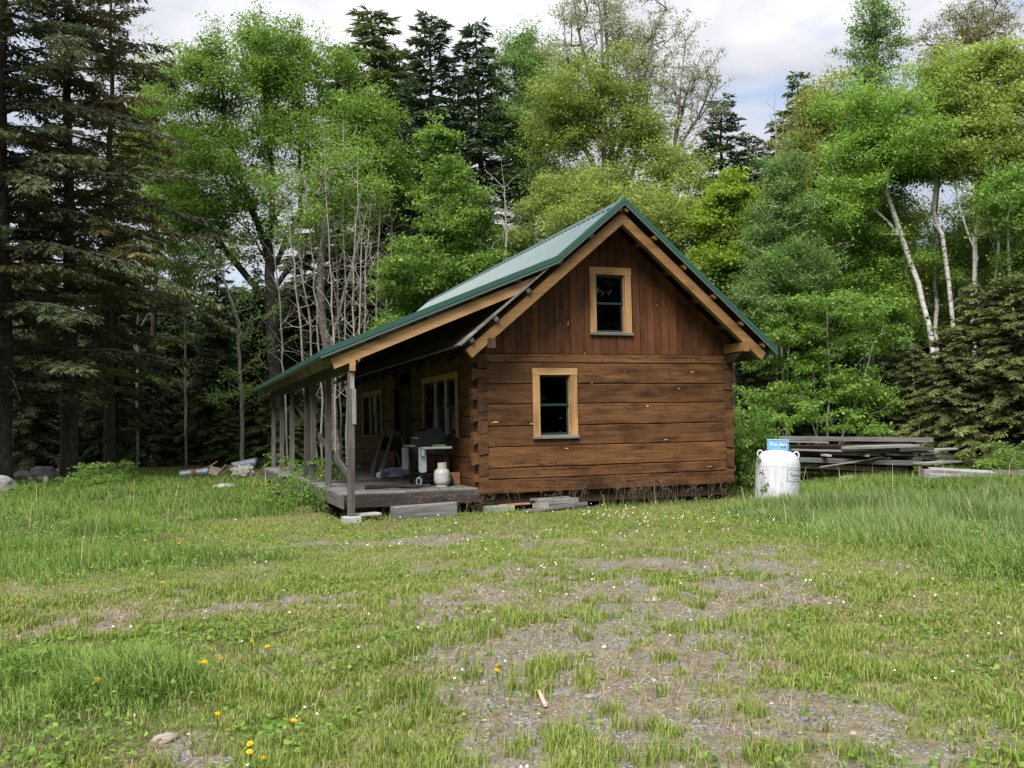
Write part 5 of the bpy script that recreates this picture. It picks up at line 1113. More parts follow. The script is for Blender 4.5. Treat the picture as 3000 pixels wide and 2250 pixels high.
# gas grill, its front towards the yard on the left
gr = thing('gas_grill', 'black gas grill with pale side panels on two white-rimmed wheels', 'grill', (-.56, 1.5, DZ))
def L(x, y, z): return (x-.56, y+1.5, z+DZ)
class LB(MB):
    """local builder: coordinates relative to the grill's foot"""
    def build(s, name, mat, parent, smooth=False): return MB.build(s, name, mat, parent, smooth, True)
mb = LB(); mb.prism([(-.30, .80), (-.17, 1.06), (-.10, 1.12), (.16, 1.125), (.23, 1.05), (.25, .86), (.12, .86), (.05, .80)], -.33, .40); lid = mb.build('lid', 'black_hood', gr)
mb = LB(); mb.prism([(-.315, .805), (-.185, 1.065), (-.172, 1.06), (-.30, .802)], -.28, .36); mb.build('lid_front', 'hood_grey', lid)
mb = LB(); mb.tube([(-.27, -.18, .93), (-.30, -.18, .945), (-.30, .24, .945), (-.27, .24, .93)], .012, 8); mb.build('handle', 'light_plastic', lid)
mb = LB(); mb.prism([(-.31, .79), (.26, .79), (.20, .62), (-.22, .62)], -.31, .38); mb.build('firebox', 'hood_grey', gr)
mb = LB(); mb.box(-.33, .27, -.34, .41, .765, .80, 1); mb.build('rim', 'black_plastic', gr)
mb = LB()
mb.box(-.30, -.02, -.60, -.345, .72, .765, 0, bev=.012); mb.box(-.02, .30, -.60, -.345, .72, .765, 0, bev=.012); sf = mb.build('side_shelf', 'light_plastic', gr)
mb = LB(); mb.box(-.30, -.24, -.59, -.36, .60, .715, 2, bev=.015); mb.build('bracket', 'light_plastic', sf)
mb = LB(); mb.box(-.42, -.30, -.2, .45, .77, .80, 1, bev=.008); mb.build('front_rail', 'light_plastic', gr)
for nm, (x0, x1, y0, y1, z0, z1) in (('a', (-.33, -.18, -.46, -.42, .27, .735)), ('b', (-.36, -.33, .42, .53, .30, .745))):
    mb = LB(); mb.prism([(x0, z1), (x1, z1), (x1, z0+.03), (x1-.035, z0), (x0+.035, z0), (x0, z0+.03)] if nm == 'a' else [(x0-.07, z1), (x1+.01, z1), (x1+.01, z0+.02), (x1-.02, z0), (x0-.04, z0), (x0-.07, z0+.02)], y0, y1); mb.build('side_panel', 'light_plastic', gr)
for x, y in ((-.27, .40), (.24, .40), (-.27, -.40), (.24, -.40)):
    mb = LB(); mb.box(x-.022, x+.022, y-.022, y+.022, .0 if y > 0 else .1, .765, 2); mb.build('leg', 'black_plastic', gr)
mb = LB()
for y in (-.40, .40): mb.box(-.25, .22, y-.018, y+.018, .20, .24, 0)
mb.box(-.27, .24, -.38, .38, .225, .245, 1); mb.build('bottom_shelf', 'black_plastic', gr)
mb = LB(); mb.tube([(-.32, -.44, .1), (.31, -.44, .1)], .009, 8); mb.build('axle', 'black_plastic', gr)
for x, tw_ in ((-.31, 24), (.30, 8)):
    mb = LB(); mb.lathe([(.045, -.028), (.092, -.028), (.102, -.018), (.102, .018), (.092, .028), (.045, .028)], (0, 0, 0), 28, 'x'); wh = mb.build('wheel', 'rubber', gr, 'auto'); wh.location = (x, -.44, .102); wh.rotation_euler = (0, 0, R(tw_))
    for sgn in (-1, 1):
        mb = LB(); mb.lathe([(.058, 0), (.088, 0), (.088, .005), (.058, .005)], (sgn*.029-.0025, 0, 0), 28, 'x', False); mb.build('rim', 'white_paint', wh)
gb = MB(); gb.box(-.60, -.36, 1.02-.03, 1.16-.03, DZ+.766, DZ+.806, 0, bev=.008); tag(gb.build('utensil_case', 'green_box', None), 'flat green case lying on the grill side shelf', 'case')
def propane(loc):
    p_ = thing('propane_cylinder', 'small cream propane cylinder in front of the grill wheels', 'gas cylinder', loc)
    mb = MB(); prof = [(.09, .03), (.125, .045), (.15, .09), (.155, .13), (.155, .245), (.15, .285), (.125, .325), (.08, .35), (.03, .356)]; mb.lathe(prof, n=36); mb.build('body', 'tank_cream', p_, 'auto', True)
    mb = MB(); mb.lathe([(.10, 0), (.112, 0), (.112, .04), (.10, .04)], n=28, cap=False); mb.build('foot_ring', 'tank_cream', p_, 'auto', True)
    mb = MB(); n = 26; vs = []; a0, a1 = R(-160), R(95)
    for i in range(n+1):
        a = a0+(a1-a0)*i/n
        for r_, z in ((.098, .335), (.098, .46), (.093, .46), (.093, .335)): vs.append((r_*math.cos(a), r_*math.sin(a), z))
    fs = []
    for i in range(n):
        for j in range(4): fs.append((4*i+j, 4*i+4+j, 4*i+4+(j+1) % 4, 4*i+(j+1) % 4))
    fs += [(0, 1, 2, 3), (4*n+3, 4*n+2, 4*n+1, 4*n)]; mb.add(vs, fs); mb.build('collar', 'tank_cream', p_, False, True)
    mb = MB(); mb.lathe([(.016, .35), (.016, .40), (.012, .41), (.03, .412), (.03, .435), (.01, .437)], n=14); mb.tube([(0, 0, .385), (-.06, -.04, .385)], .013, 10); mb.build('valve', 'brass', p_, 'auto', True)
    mb = MB(); vs = []
    for i in range(9):
        a = R(-150+8*i)
        for z in (.15, .26): vs.append((.1562*math.cos(a), .1562*math.sin(a), z))
    mb.add(vs, [(2*i, 2*i+2, 2*i+3, 2*i+1) for i in range(8)]); mb.build('paper_label', 'white_paint', p_, False, True)
propane((-.50, .80, DZ))
# sawhorse
sw = thing('sawhorse', 'weathered wooden sawhorse standing by the door', 'sawhorse', (-.62, 4.6, DZ))
mb = LB(); mb.box(-.045, .045, -.62, .62, .94, 1.09, 1); mb.build('top_beam', 'grey_wood', sw)
for y in (-.5, .48):
    for sg in (-1, 1):
        mb = LB(); mb.beam((sg*.40, y+.02*sg, 0), (sg*.065, y, 1.075), .04, .10, (0, 1, 0)); lg = mb.build('leg', 'pale_grey_wood', sw)
        mb = LB(); mb.beam((sg*.365+sg*.03, y+.07, .17), (sg*.09, y+.065, .98), .035, .05, (0, 1, 0)); mb.build('leg_batten', 'pale_grey_wood', lg)
    mb = LB(); mb.prism([(-.24, .62), (.24, .62), (.11, .93), (-.11, .93)], y+.03, y+.055); mb.build('gusset', 'dark_wood', sw)
mb = LB(); mb.box(-.02, .02, -.45, .45, .70, .78, 1); mb.build('stretcher', 'grey_wood', sw)
# plastic bag
def blob(name, mat, loc, size, seed, amp=.25, fr=2.2, sub=4, label=None, cat=None, group=None, rz=0., flat=0., kind=None):
    import bmesh
    bm = bmesh.new(); bmesh.ops.create_icosphere(bm, subdivisions=sub, radius=1); r_ = np.random.default_rng(seed); o3 = r_.uniform(0, 50, 3)
    co = np.array([v.co[:] for v in bm.verts]); 
    n_ = fbm(co[:, 0]*fr+o3[0]+co[:, 2]*1.7, co[:, 1]*fr+o3[1]-co[:, 2]*1.3, seed, 4)+.5*fbm(co[:, 2]*fr*1.4+o3[2], co[:, 0]*fr*1.2+co[:, 1], seed+5, 3)
    sgn = np.sign(co)*np.abs(co)**.75; co = sgn/np.maximum(1e-6, np.linalg.norm(sgn, axis=1, keepdims=True))**.6*(1+amp*(n_-.75)[:, None]*2)
    co[:, 2] = np.where(co[:, 2] < -flat, -flat+(co[:, 2]+flat)*.25, co[:, 2])
    co = co*np.array(size); co[:, 2] -= co[:, 2].min()
    for v, c in zip(bm.verts, co): v.co = c
    me = bpy.data.meshes.new(name); bm.to_mesh(me); bm.free(); me.polygons.foreach_set('use_smooth', np.ones(len(me.polygons), bool))
    o_ = link(name, me, mat, None, loc); o_.rotation_euler = (0, 0, rz); return tag(o_, label, cat, group, kind)
blob('plastic_bag', 'plastic_bag', (-.62, 4.45, DZ), (.36, .26, .17), 3, .3, 2.6, 4, 'crumpled white plastic bag under the sawhorse', 'bag', flat=.2)
mb = MB(); mb.prism([(-.96, DZ+.02), (-.80, DZ+.02), (-.80, DZ+.17), (-.93, DZ+.14)], 4.16, 4.30); tag(mb.build('blue_jug', 'bag_blue', None), 'light blue plastic piece beside the white bag', 'jug')
BL = 'offcut blocks behind the grill'
for (x, y, z, lx, ly, lz, lb) in ((-.42, 2.35, 0, .20, .25, .12, 'wood offcut at the bottom of the stack behind the grill'), (-.43, 2.36, .121, .17, .22, .13, 'pale wood offcut in the middle of the stack behind the grill'), (-.41, 2.37, .253, .13, .2, .11, 'pale wood offcut topmost of the stack behind the grill'), (-.14, 1.25, 0, .22, .2, .24, 'brown wood block by the wall beside the right grill wheel'), (-.16, 2.0, 0, .24, .3, .5, 'tall brown box against the wall behind the propane cylinder')):
    mb = MB(); mb.box(x-lx/2, x+lx/2, y-ly/2, y+ly/2, DZ+z, DZ+z+lz, 0, bev=.01); tag(mb.build('wood_block', 'block_wood', None), lb, 'block', BL)
PL = 'loose boards lying on the deck'
for (p0, p1, w_, z, mt, lb) in (((-1.78, 1.65), (-.98, .62), .19, 0, 'dark_wood', 'dark loose board lying askew on the deck in front of the grill'), ((-1.45, 1.72), (-.78, .80), .15, .0, 'grey_wood', 'grey loose board beside the dark askew one'), ((-1.98, .92), (-1.52, .86), .13, 0, 'dark_wood', 'short dark board by the gap in the deck'), ((-2.2, 3.6), (-.9, 3.2), .16, 0, 'grey_wood', 'long grey board on the deck near the sawhorse')):
    mb = MB(); z0 = DZ+.020+z; mb.beam((p0[0], p0[1], z0), (p1[0], p1[1], z0+.012), w_, .034); tag(mb.build('loose_board', mt, None), lb, 'board', PL)
# footings, steps and boards at the foot of the cabin
mb = MB(); mb.box(-2.66, -2.36, -.72, -.44, GZ-.1, -.215, 0, bev=.012); tag(mb.build('concrete_block', 'concrete', None), 'grey concrete block under the corner porch post', 'block')
mb = MB(); mb.obox((-2.18, -.36, -.215), (.98, .2, 0), (-.2, .98, 0), (0, 0, 1), .40, .26, .05, bev=.01); tag(mb.build('flat_stone', 'concrete', None), 'flat grey slab leaning by the concrete block', 'slab')
mb = MB(); mb.obox((-1.21, -.52, -.21), (.995, .06, .02), (-.06, .995, 0), (-.02, 0, 1), 1.17, .22, .27, bev=.012); tag(mb.build('step_beam', 'pale_grey_wood', None), 'heavy grey beam laid as a step before the deck', 'beam')
mb = MB(); mb.box(.06, .62, -.20, .0, GZ-.05, -.205, 0, bev=.01); tag(mb.build('concrete_block', 'concrete_green', None), 'mossy green block under the left front corner', 'block')
WB = 'short boards dumped at the foot of the front wall'
for (a, b, z, w_, h_, mt, lb) in (((.62, -.72), (1.95, -.28), -.27, .10, .045, 'pale_grey_wood', 'long pale board lying slantwise in the grass before the front wall'), ((1.02, -.30), (1.88, -.22), -.17, .14, .09, 'old_lumber', 'thick weathered board on the heap at the front wall'), ((.93, -.32), (1.22, -.42), -.22, .10, .08, 'old_lumber', 'short stub at the left end of the board heap'), ((.95, -.20), (1.75, -.12), -.115, .12, .03, 'pale_grey_wood', 'thin board on top of the heap at the front wall'), ((1.25, -.45), (2.05, -.28), -.245, .10, .06, 'pale_grey_wood', 'pale board at the right end of the heap'), ((.35, -.10), (.95, -.12), -.20, .12, .03, 'block_wood', 'yellowish thin board behind the mossy block')):
    mb = MB(); mb.beam((a[0], a[1], z), (b[0], b[1], z+.01), w_, h_); tag(mb.build('short_board', mt, None), lb, 'board', WB)
pb_ = gnd(832, 1464)
mb = thing('plank_step', 'low grey plank step half hidden in weeds by the far deck edge', 'step', (float(pb_[0]), float(pb_[1]), GZ), 0)
k_ = LB(); k_.obox((0, 0, .20), _R0, _F0, (0, 0, 1), .52, .3, .045); k_.build('tread', 'pale_grey_wood', mb)
for s_ in (-.17, .17):
    k_ = LB(); k_.obox(_R0*s_+np.array([0, 0, .07]), _R0, _F0, (0, 0, 1), .1, .24, .2); k_.build('support', 'dark_wood', mb)

# ------------------------------------------------------------------ large propane tank
tp = gnd(2276, 1462); TX, TY = float(tp[0]), float(tp[1])
TD = float((np.array([TX, TY, GZ])-CAM)@FW)
tk = thing('propane_tank', 'large white upright propane tank leaning beside the right cabin corner', 'tank', (TX, TY, GZ-.05)); tk.rotation_euler = (R(-1), R(4.6), 0)
RK = .5*127/FPX*TD; ZT = float(at(2276, 1318, TD)[2])-GZ+.05
mb = MB(); prof = [(RK*.93, .0), (RK, .02), (RK, ZT*.62)]
for i in range(1, 11):
    a = math.pi/2*i/10; prof.append((RK*(math.cos(a)**.62 if i < 10 else .02), ZT*.66+ZT*.34*math.sin(a)**.9))
mb.lathe(prof, n=64); mb.build('shell', 'tank_paint', tk, 'auto', True)
mb = MB(); mb.lathe([(RK*.995, ZT*.665), (RK+.004, ZT*.668), (RK+.004, ZT*.675), (RK*.995, ZT*.678)], n=64, cap=False)
mb.build('weld_seam', 'white_paint', tk, 'auto', True)
CA = math.atan2(CAM[1]-TY, CAM[0]-TX)                        # side of the tank that faces the drive
for sg in (-1, 1):
    a = CA+sg*math.pi/2; c = np.array([math.cos(a), math.sin(a), 0]); q = [c*(RK*.80+.055*math.cos(t_))+np.array([0, 0, ZT*.905+.075*math.sin(t_)]) for t_ in np.linspace(-.9, 3.6, 12)]
    mb = MB(); mb.tube(q, .016, 8); mb.build('lifting_lug', 'white_paint', tk, True, True)
ex, ey = np.array([-math.sin(CA), math.cos(CA), 0]), np.array([math.cos(CA), math.sin(CA), 0])
HW, HD_, HH = .5*60/FPX*TD, .17, 33/FPX*TD
cx = ex*(-.01)
mb = MB(); ez = np.array([0, 0, 1.])
mb.obox(cx+ez*(ZT-.035+HH/2), ex, -ey, ez, 2*HW, 2*HD_, HH, bev=.02); hb = mb.build('valve_cover', 'cover_blue', tk, False, True)
mb = MB(); mb.obox(cx+ez*(ZT-.035+HH+.004), ex, -ey, ez, 2*HW+.012, 2*HD_+.012, .014, bev=.005); mb.build('cover_top', 'cover_edge', hb, False, True)
def text_mesh(body, size, italic=False, bold=0.):
    c = bpy.data.curves.new('t', 'FONT'); c.body = body; c.size = size; c.shear = .28 if italic else 0; c.align_x = 'LEFT'; c.offset = bold; c.resolution_u = 2
    o_ = bpy.data.objects.new('t', c); COL.objects.link(o_); dg = bpy.context.evaluated_depsgraph_get(); me = bpy.data.meshes.new_from_object(o_.evaluated_get(dg)); bpy.data.objects.remove(o_); bpy.data.curves.remove(c)
    V = np.array([v.co[:] for v in me.vertices]); F = [tuple(p.vertices) for p in me.polygons]; bpy.data.meshes.remove(me); return V, F
def flat_text(name, body, size, org, mat, parent, italic=False, bold=0.):
    V, F = text_mesh(body, size, italic, bold); P = np.array(org)+V[:, :1]*ex+V[:, 1:2]*ez+ey*.0015
    me = bpy.data.meshes.new(name); me.from_pydata([tuple(p) for p in P], [], F); return link(name, me, mat, parent)
fz = ZT-.035; ff = cx+ey*(HD_+.001)
flat_text('lettering', 'True Serv', .085, ff-ex*(HW*.82)+ez*(fz+HH*.50), 'ink_white', hb, True, .001)
mb = MB(); em = ff+ex*HW*.52+ez*(fz+HH*.42)
mb.add([em+ex*(.05*math.cos(t_))+ez*(.024*math.sin(t_))+ey*.002 for t_ in np.linspace(0, 6.283, 21)[:-1]], [tuple(range(20))]); eb = mb.build('emblem', 'ink_dark', hb, False, True)
mb = MB(); mb.add([em+ex*(.032*math.cos(t_))+ez*(.012*math.sin(t_))+ey*.004 for t_ in np.linspace(0, 6.283, 21)[:-1]], [tuple(range(20))]); mb.build('emblem_face', 'concrete', eb, False, True)
# printed panel wrapped round the shell towards the right
def wrap(P2, off=.003):                                      # (arc length to the right of the facing line, height)
    a = CA+P2[:, 0]/RK; return np.column_stack([(RK+off)*np.cos(a), (RK+off)*np.sin(a), P2[:, 1]])
def wrapped(name, V2, F, mat, parent, off): me = bpy.data.meshes.new(name); me.from_pydata([tuple(p) for p in wrap(V2, off)], [], F); return link(name, me, mat, parent)
z1_, z0_ = ZT*.625, ZT*.40; s0, s1 = RK*.42, RK*1.55
def strip(a, b, z0, z1, n=14):
    s_ = np.linspace(a, b, n+1); V2 = np.array([(q, z) for q in s_ for z in (z0, z1)]); return V2, [(2*i, 2*i+2, 2*i+3, 2*i+1) for i in range(n)]
V2, F2 = strip(s0, s1, z0_, z1_); lp = wrapped('printed_panel', V2, F2, 'white_paint', tk, .002)
VV, FF = [], []
for (a, b, c, d) in ((s0, s1, z1_-.01, z1_), (s0, s1, z0_, z0_+.01), (s0, s0+.009, z0_, z1_), (s1-.009, s1, z0_, z1_)):
    q, f = strip(a, b, c, d); FF += [tuple(i+len(VV) for i in k) for k in f]; VV += list(q)
wrapped('panel_border', np.array(VV), FF, 'ink_teal', lp, .004)
for body, size, s_, z, it, bo in (('R.C.', .055, s0+.235, z0_+.20, False, 0), ('Tarnow', .098, s0+.05, z0_+.098, True, .0025), ('LP GAS', .042, s0+.14, z0_+.035, False, .001)):
    V, F = text_mesh(body, size, it, bo); wrapped('lettering', V[:, :2]+np.array([s_, z]), F, 'ink_teal', lp, .005)
# creeper on the left of the tank
mb = MB(); g = np.random.default_rng(8); st = []
for i in range(16): a = -RK*.95+.14*math.sin(i*.35)+RK*.28*(i/15); st.append(wrap(np.array([[a+.02*math.sin(i*1.7), .02+i*ZT*.93/16]]), .012)[0])
st = np.array(st); rot = np.array(Matrix.Rotation(R(-1), 3, 'X')); tkm = np.array(__import__('mathutils').Euler((R(-1), R(4.6), 0)).to_matrix())
stw = st@tkm.T+np.array([TX, TY, GZ-.05])
mb.tube(stw, .006, 5); cr_ = mb.build('creeper', 'bark_sapling', None); tag(cr_, 'thin leafy creeper climbing the left side of the white tank', 'vine')
k = np.array([stw[i] for i in (3, 4, 5, 8, 9, 12, 13, 14, 14) for _ in range(5)]); m_ = len(k); out = unit(k-np.array([TX, TY, 0])*np.array([1, 1, 0])-np.array([0, 0, 1])*k[:, 2:3])
V, F, tn = kites(k+g.normal(0, .035, (m_, 3))+out*.01, g.uniform(.05, .085, m_), g.uniform(.045, .07, m_), unit(g.normal(0, 1, (m_, 3))+np.array([0, 0, -.5])), unit(out+g.normal(0, .4, (m_, 3))), g.uniform(0, .5, m_))
o_ = link('leaves', np_mesh('leaves', V-np.array(cr_.location), F, {'tint': tn}), 'leaf_maple', cr_)

# ------------------------------------------------------------------ lumber stacked at the wood edge
LB_ = 'weathered boards in the long lumber pile'
PDn = float((gnd(2480, 1406)-CAM)@FW)
def board(name, x0, y0, x1, y1, dd0, dd1, w_, h_, mt, label, group=LB_, cat='board', tilt=0.):
    """edges' front line from one surveyed point to another; dd: metres behind the front of the pile"""
    p0, p1 = at(x0, y0, PDn+dd0), at(x1, y1, PDn+dd1); d = unit(p1-p0); side = unit(np.cross(np.array([0, 0, 1.]), d)); up = np.cross(d, side); up = up*math.cos(tilt)+side*math.sin(tilt)
    c = side*w_/2 if side@_F0 > 0 else -side*w_/2
    mb = MB(); mb.beam(p0+c, p1+c, w_, h_, up, bev=.006); return tag(mb.build(name, mt, None), label, cat, group)
board('lumber', 2264, 1284, 2735, 1289, .15, .15, .16, .12, 'old_lumber', 'long grey beam lying along the very top of the lumber pile')
board('lumber', 2300, 1294, 2425, 1297, -.10, -.1, .5, .035, 'pale_lumber', 'pale wide board showing under the left end of the top beam')
p_ = at(2640, 1312, PDn-.55)
mb = MB(); a_ = unit(_R0*.93+_F0*.36); b_ = np.array([-a_[1], a_[0], 0]); mb.obox(p_+a_*(-.25)+b_*.45+np.array([0, 0, .03]), a_, b_, unit(np.array([.0, -.06, 1])), 2.05, .62, .07); tag(mb.build('lumber', 'pale_lumber', None), 'broad pale slab turned askew on the right of the pile', 'board', LB_)
mb = MB(); mb.obox(p_+a_*(.62)+b_*.15+np.array([0, 0, -.055]), a_, b_, (0, 0, 1), 1.0, .3, .09); tag(mb.build('lumber', 'grey_wood', None), 'dark board tucked under the askew slab', 'board', LB_)
board('lumber', 2320, 1318, 2605, 1325, -.25, -.25, .42, .05, 'old_lumber', 'long board in the middle of the pile with a bright lower edge')
board('lumber', 2270, 1331, 2615, 1340, .05, .05, .4, .05, 'grey_wood', 'dark board beneath the middle of the pile')
board('lumber', 2595, 1331, 2688, 1334, -.2, -.2, .4, .055, 'pale_lumber', 'short pale board end right of the middle of the pile')
board('lumber', 2560, 1341, 2610, 1343, -.25, -.25, .3, .05, 'grey_wood', 'very short stub sticking out in the middle of the pile')
board('lumber', 2275, 1345, 2700, 1358, -.2, -.35, .5, .13, 'grey_wood', 'thick dark timber along the front of the pile')
board('lumber', 2275, 1361, 2660, 1378, -.05, -.1, .5, .13, 'old_lumber', 'brownish timber at the bottom front of the pile')
board('lumber', 2282, 1371, 2560, 1386, .05, .0, .4, .12, 'dark_wood', 'dark sleeper under the left half of the pile', cat='timber')
board('lumber', 2680, 1344, 2792, 1333, -.3, .6, .3, .09, 'grey_wood', 'grey beam end pointing back at the right of the pile')
board('lumber', 2660, 1323, 2806, 1315, -.1, .5, .35, .05, 'pale_lumber', 'long pale plank jutting out furthest on the upper right')
board('lumber', 2675, 1327, 2750, 1325, -.3, .0, .2, .05, 'old_lumber', 'short board under the jutting plank')
p_ = at(2745, 1356, PDn-.3); a_ = unit(_R0*.9+_F0*.42); b_ = np.array([-a_[1], a_[0], 0])
mb = MB(); pr = [(-.62, -.28), (1.0, .05), (.2, .30), (-.62, .22)]; mb.prism([(p_[0]+a_[0]*u+b_[0]*v, p_[1]+a_[1]*u+b_[1]*v) for u, v in pr], p_[2]-.02, p_[2]+.03, axis='z'); tag(mb.build('lumber', 'pale_lumber', None), 'pointed pale plank lying flat at the right end of the pile', 'board', LB_)
mb = MB(); mb.tube([at(2402, 1369, PDn-.9), at(2500, 1354, PDn-.6), at(2585, 1339, PDn-.3)], [.018, .02, .016], 7); tag(mb.build('pole', 'old_lumber', None), 'thin grey pole leaning on the front of the lumber pile', 'pole')
for x, dd, lb in ((2420, -.25, 'left'), (2530, -.2, 'right')):
    mb = MB(); p_ = at(x, 1334, PDn+dd-.2); mb.obox(p_, _F0, _R0, (0, 0, 1), .5, .12, .05); tag(mb.build('spacer', 'pale_lumber', None), f'{lb} one of the two pale spacer ends between the pile layers', 'spacer', LB_)
for x in (2560, 2640, 2720): 
    mb = MB(); p_ = at(x, 1385, PDn+.35); mb.obox((p_[0], p_[1], GZ+.13), _R0, _F0, (0, 0, 1), .16, .4, .34); tag(mb.build('pile_support', 'dark_wood', None), 'dark block in the shadow under the right half of the pile', 'block', 'supports under the lumber pile')
mb = MB(); mb.obox(at(2470, 1340, PDn+.75), _R0, _F0, (0, 0, 1), 3.6, .5, .7); tag(mb.build('lumber', 'dark_wood', None), 'dark timbers filling the back of the lumber pile', 'timber', LB_)
board('lumber', 2140, 1296, 2262, 1299, 1.3, 1.3, .3, .08, 'pale_lumber', 'grey board visible between the cabin corner and the propane tank')
board('lumber', 2140, 1312, 2255, 1314, 1.2, 1.2, .3, .10, 'grey_wood', 'lower grey board visible between the cabin corner and the propane tank')
SM = 'timbers of the small stack at the right edge'
PDk, PDn = PDn, float((gnd(2800, 1412)-CAM)@FW)
board('timber', 2707, 1386, 2735, 1387, .1, .1, .3, .19, 'old_lumber', 'sawn beam end at the left of the small stack', SM, 'timber')
board('timber', 2729, 1381, 2915, 1391, .12, .12, .22, .15, 'pale_lumber', 'pale squared beam on top of the small stack', SM, 'timber', tilt=-.25)
board('timber', 2914, 1385, 3060, 1389, .25, .25, .2, .13, 'old_lumber', 'grey beam at the back right of the small stack', SM, 'timber')
board('timber', 2723, 1394, 3060, 1407, -.1, -.1, .2, .12, 'pale_lumber', 'long pale timber along the front of the small stack', SM, 'timber')
for x in (2750, 2960):
    mb = MB(); p_ = gnd(x, 1412); mb.obox((p_[0], p_[1], GZ+.05), _R0, _F0, (0, 0, 1), .2, .5, .2); tag(mb.build('stack_support', 'dark_wood', None), 'dark block under the small timber stack', 'block', 'supports under the small stack')

# ------------------------------------------------------------------ stones, scrap
BO = 'boulders along the left wood edge'
for i, (px, py, D, sx, sy, sz_, mt, lb) in enumerate(((8, 1432, 25.5, .62, .5, .52, 'granite', 'pale boulder cut by the left frame edge'), (68, 1408, 31, .62, .5, .46, 'granite', 'grey boulder, left of the joined pair'), (122, 1404, 31.5, .66, .55, .58, 'granite', 'largest grey boulder in the middle of the row'), (190, 1402, 32, .82, .55, .50, 'warm_stone', 'pale tan boulder at the right of the row'), (135, 1422, 29.5, .16, .14, .36, 'warm_stone', 'small upright stone in front of the boulders'), (245, 1398, 33, .3, .3, .26, 'granite', 'small dark stone right of the tan boulder'))):
    k = .66; sx, sy, sz_ = sx*k, sy*k, sz_*k*1.05; p_ = foot(px, D); blob('boulder', mt, (p_[0], p_[1], GZ-.12), (sx, sy, sz_), 30+i, .22, 1.5, 4, lb, 'rock', BO, rng.uniform(0, 6), .5)
for i, (px, py, sx, sz_, mt, lb) in enumerate(((660, 1428, .35, .09, 'granite', 'flat pale rock in the grass before the scrap heap'), (2488, 1410, .34, .13, 'warm_stone', 'half-buried tan rock in the grass below the lumber pile'), (1912, 1762, .09, .022, 'warm_stone', 'flat whitish stone in the middle of the yard'), (1165, 1827, .05, .02, 'warm_stone', 'small orange-tan stone at the left of the gravel'), (1095, 2035, .05, .03, 'warm_stone', 'small pale stone near the bottom of the yard'), (485, 2172, .07, .03, 'warm_stone', 'pale stone at the bottom left among the weeds'), (1730, 2042, .04, .012, 'granite', 'flat grey chip right of the pink stake'))):
    p_ = gnd(px, py); z_ = float(gz(p_[0], p_[1])[0]); blob('stone', mt, (p_[0], p_[1], z_-sz_*.25), (sx, sx*.7, sz_), 50+i, .25, 1.6, 3, lb, 'stone', None, rng.uniform(0, 6), .4)
p0, p1 = gnd(1578, 2030), gnd(1598, 2074); z_ = float(gz(p0[0], p0[1])[0])+.016
mb = MB(); mb.beam((p0[0], p0[1], z_), (p1[0], p1[1], z_), .022, .016); tag(mb.build('survey_stake', 'stake_wood', None), 'short pink wooden stake lying on the gravel', 'stake')
SD = float((gnd(660, 1398)-CAM)@FW)
mb = MB(); mb.tube([at(528, 1391, SD), at(610, 1382, SD+.2)], .14, 14); tag(mb.build('stove_pipe', 'galvanized', None), 'pale metal pipe with a rust patch at the left of the scrap heap', 'pipe')
mb = MB(); mb.tube([at(562, 1387, SD-.02), at(572, 1386, SD)], .145, 14); o_ = mb.build('rust_patch', 'rust', bpy.data.objects[[o.name for o in COL.objects if o.name.startswith('stove_pipe')][0]])
pp = thing('culvert_pipe', 'blue-grey pipe with a dark open mouth behind the scrap heap', 'pipe', tuple(at(720, 1365, SD+1.6)))
def pl(px, py, dd): return at(px, py, SD+dd)
mb = MB(); mb.tube([pl(680, 1369, 1.4), pl(748, 1355, 1.7)], .17, 18); mb.build('barrel', 'galvanized', pp)
mb = MB(); mb.tube([pl(747, 1355, 1.69), pl(753, 1354, 1.72)], .20, 18); mb.tube([pl(752, 1354, 1.70), pl(754, 1354, 1.73)], .15, 18); mb.build('mouth', 'black_plastic', pp)
def sheet(pts, th, mat, name, label, cat, group='bent metal sheets in the scrap heap'):
    mb = MB(); P = [np.array(p) for p in pts]; nrm = unit(np.cross(P[1]-P[0], P[-1]-P[0])); V = P+[p+nrm*th for p in P]; n = len(P)
    mb.add(V, [tuple(range(n))[::-1], tuple(range(n, 2*n))]+[(i, (i+1) % n, n+(i+1) % n, n+i) for i in range(n)]); return tag(mb.build(name, mat, None), label, cat, group)
sheet([pl(600, 1385, .1), pl(620, 1365, .5), pl(650, 1374, .6), pl(634, 1392, .0)], .02, 'tin_brown', 'metal_sheet', 'brown bent tin sheet in the middle of the scrap heap', 'sheet')
sheet([pl(634, 1393, -.1), pl(662, 1361, .5), pl(688, 1361, 1.1), pl(688, 1374, .9), pl(664, 1378, .5)], .03, 'tin_brown', 'metal_sheet', 'folded dark tin sheet right of the brown one', 'sheet')
sheet([pl(585, 1378, .4), pl(600, 1369, .7), pl(606, 1384, .5)], .02, 'rust', 'metal_sheet', 'small rusty plate at the left of the heap', 'sheet')
mb = MB(); mb.tube([pl(602, 1373, .4), pl(637, 1352, .7)], .018, 6); tag(mb.build('stick', 'block_wood', None), 'thin stick poking up from the scrap heap', 'stick')
p_ = pl(712, 1392, -.3); blob('rag_heap', 'pale_rag', (p_[0], p_[1], GZ), (.36, .3, .32), 77, .5, 3.2, 4, 'pale crumpled rags in the weeds right of the scrap heap', 'rags')

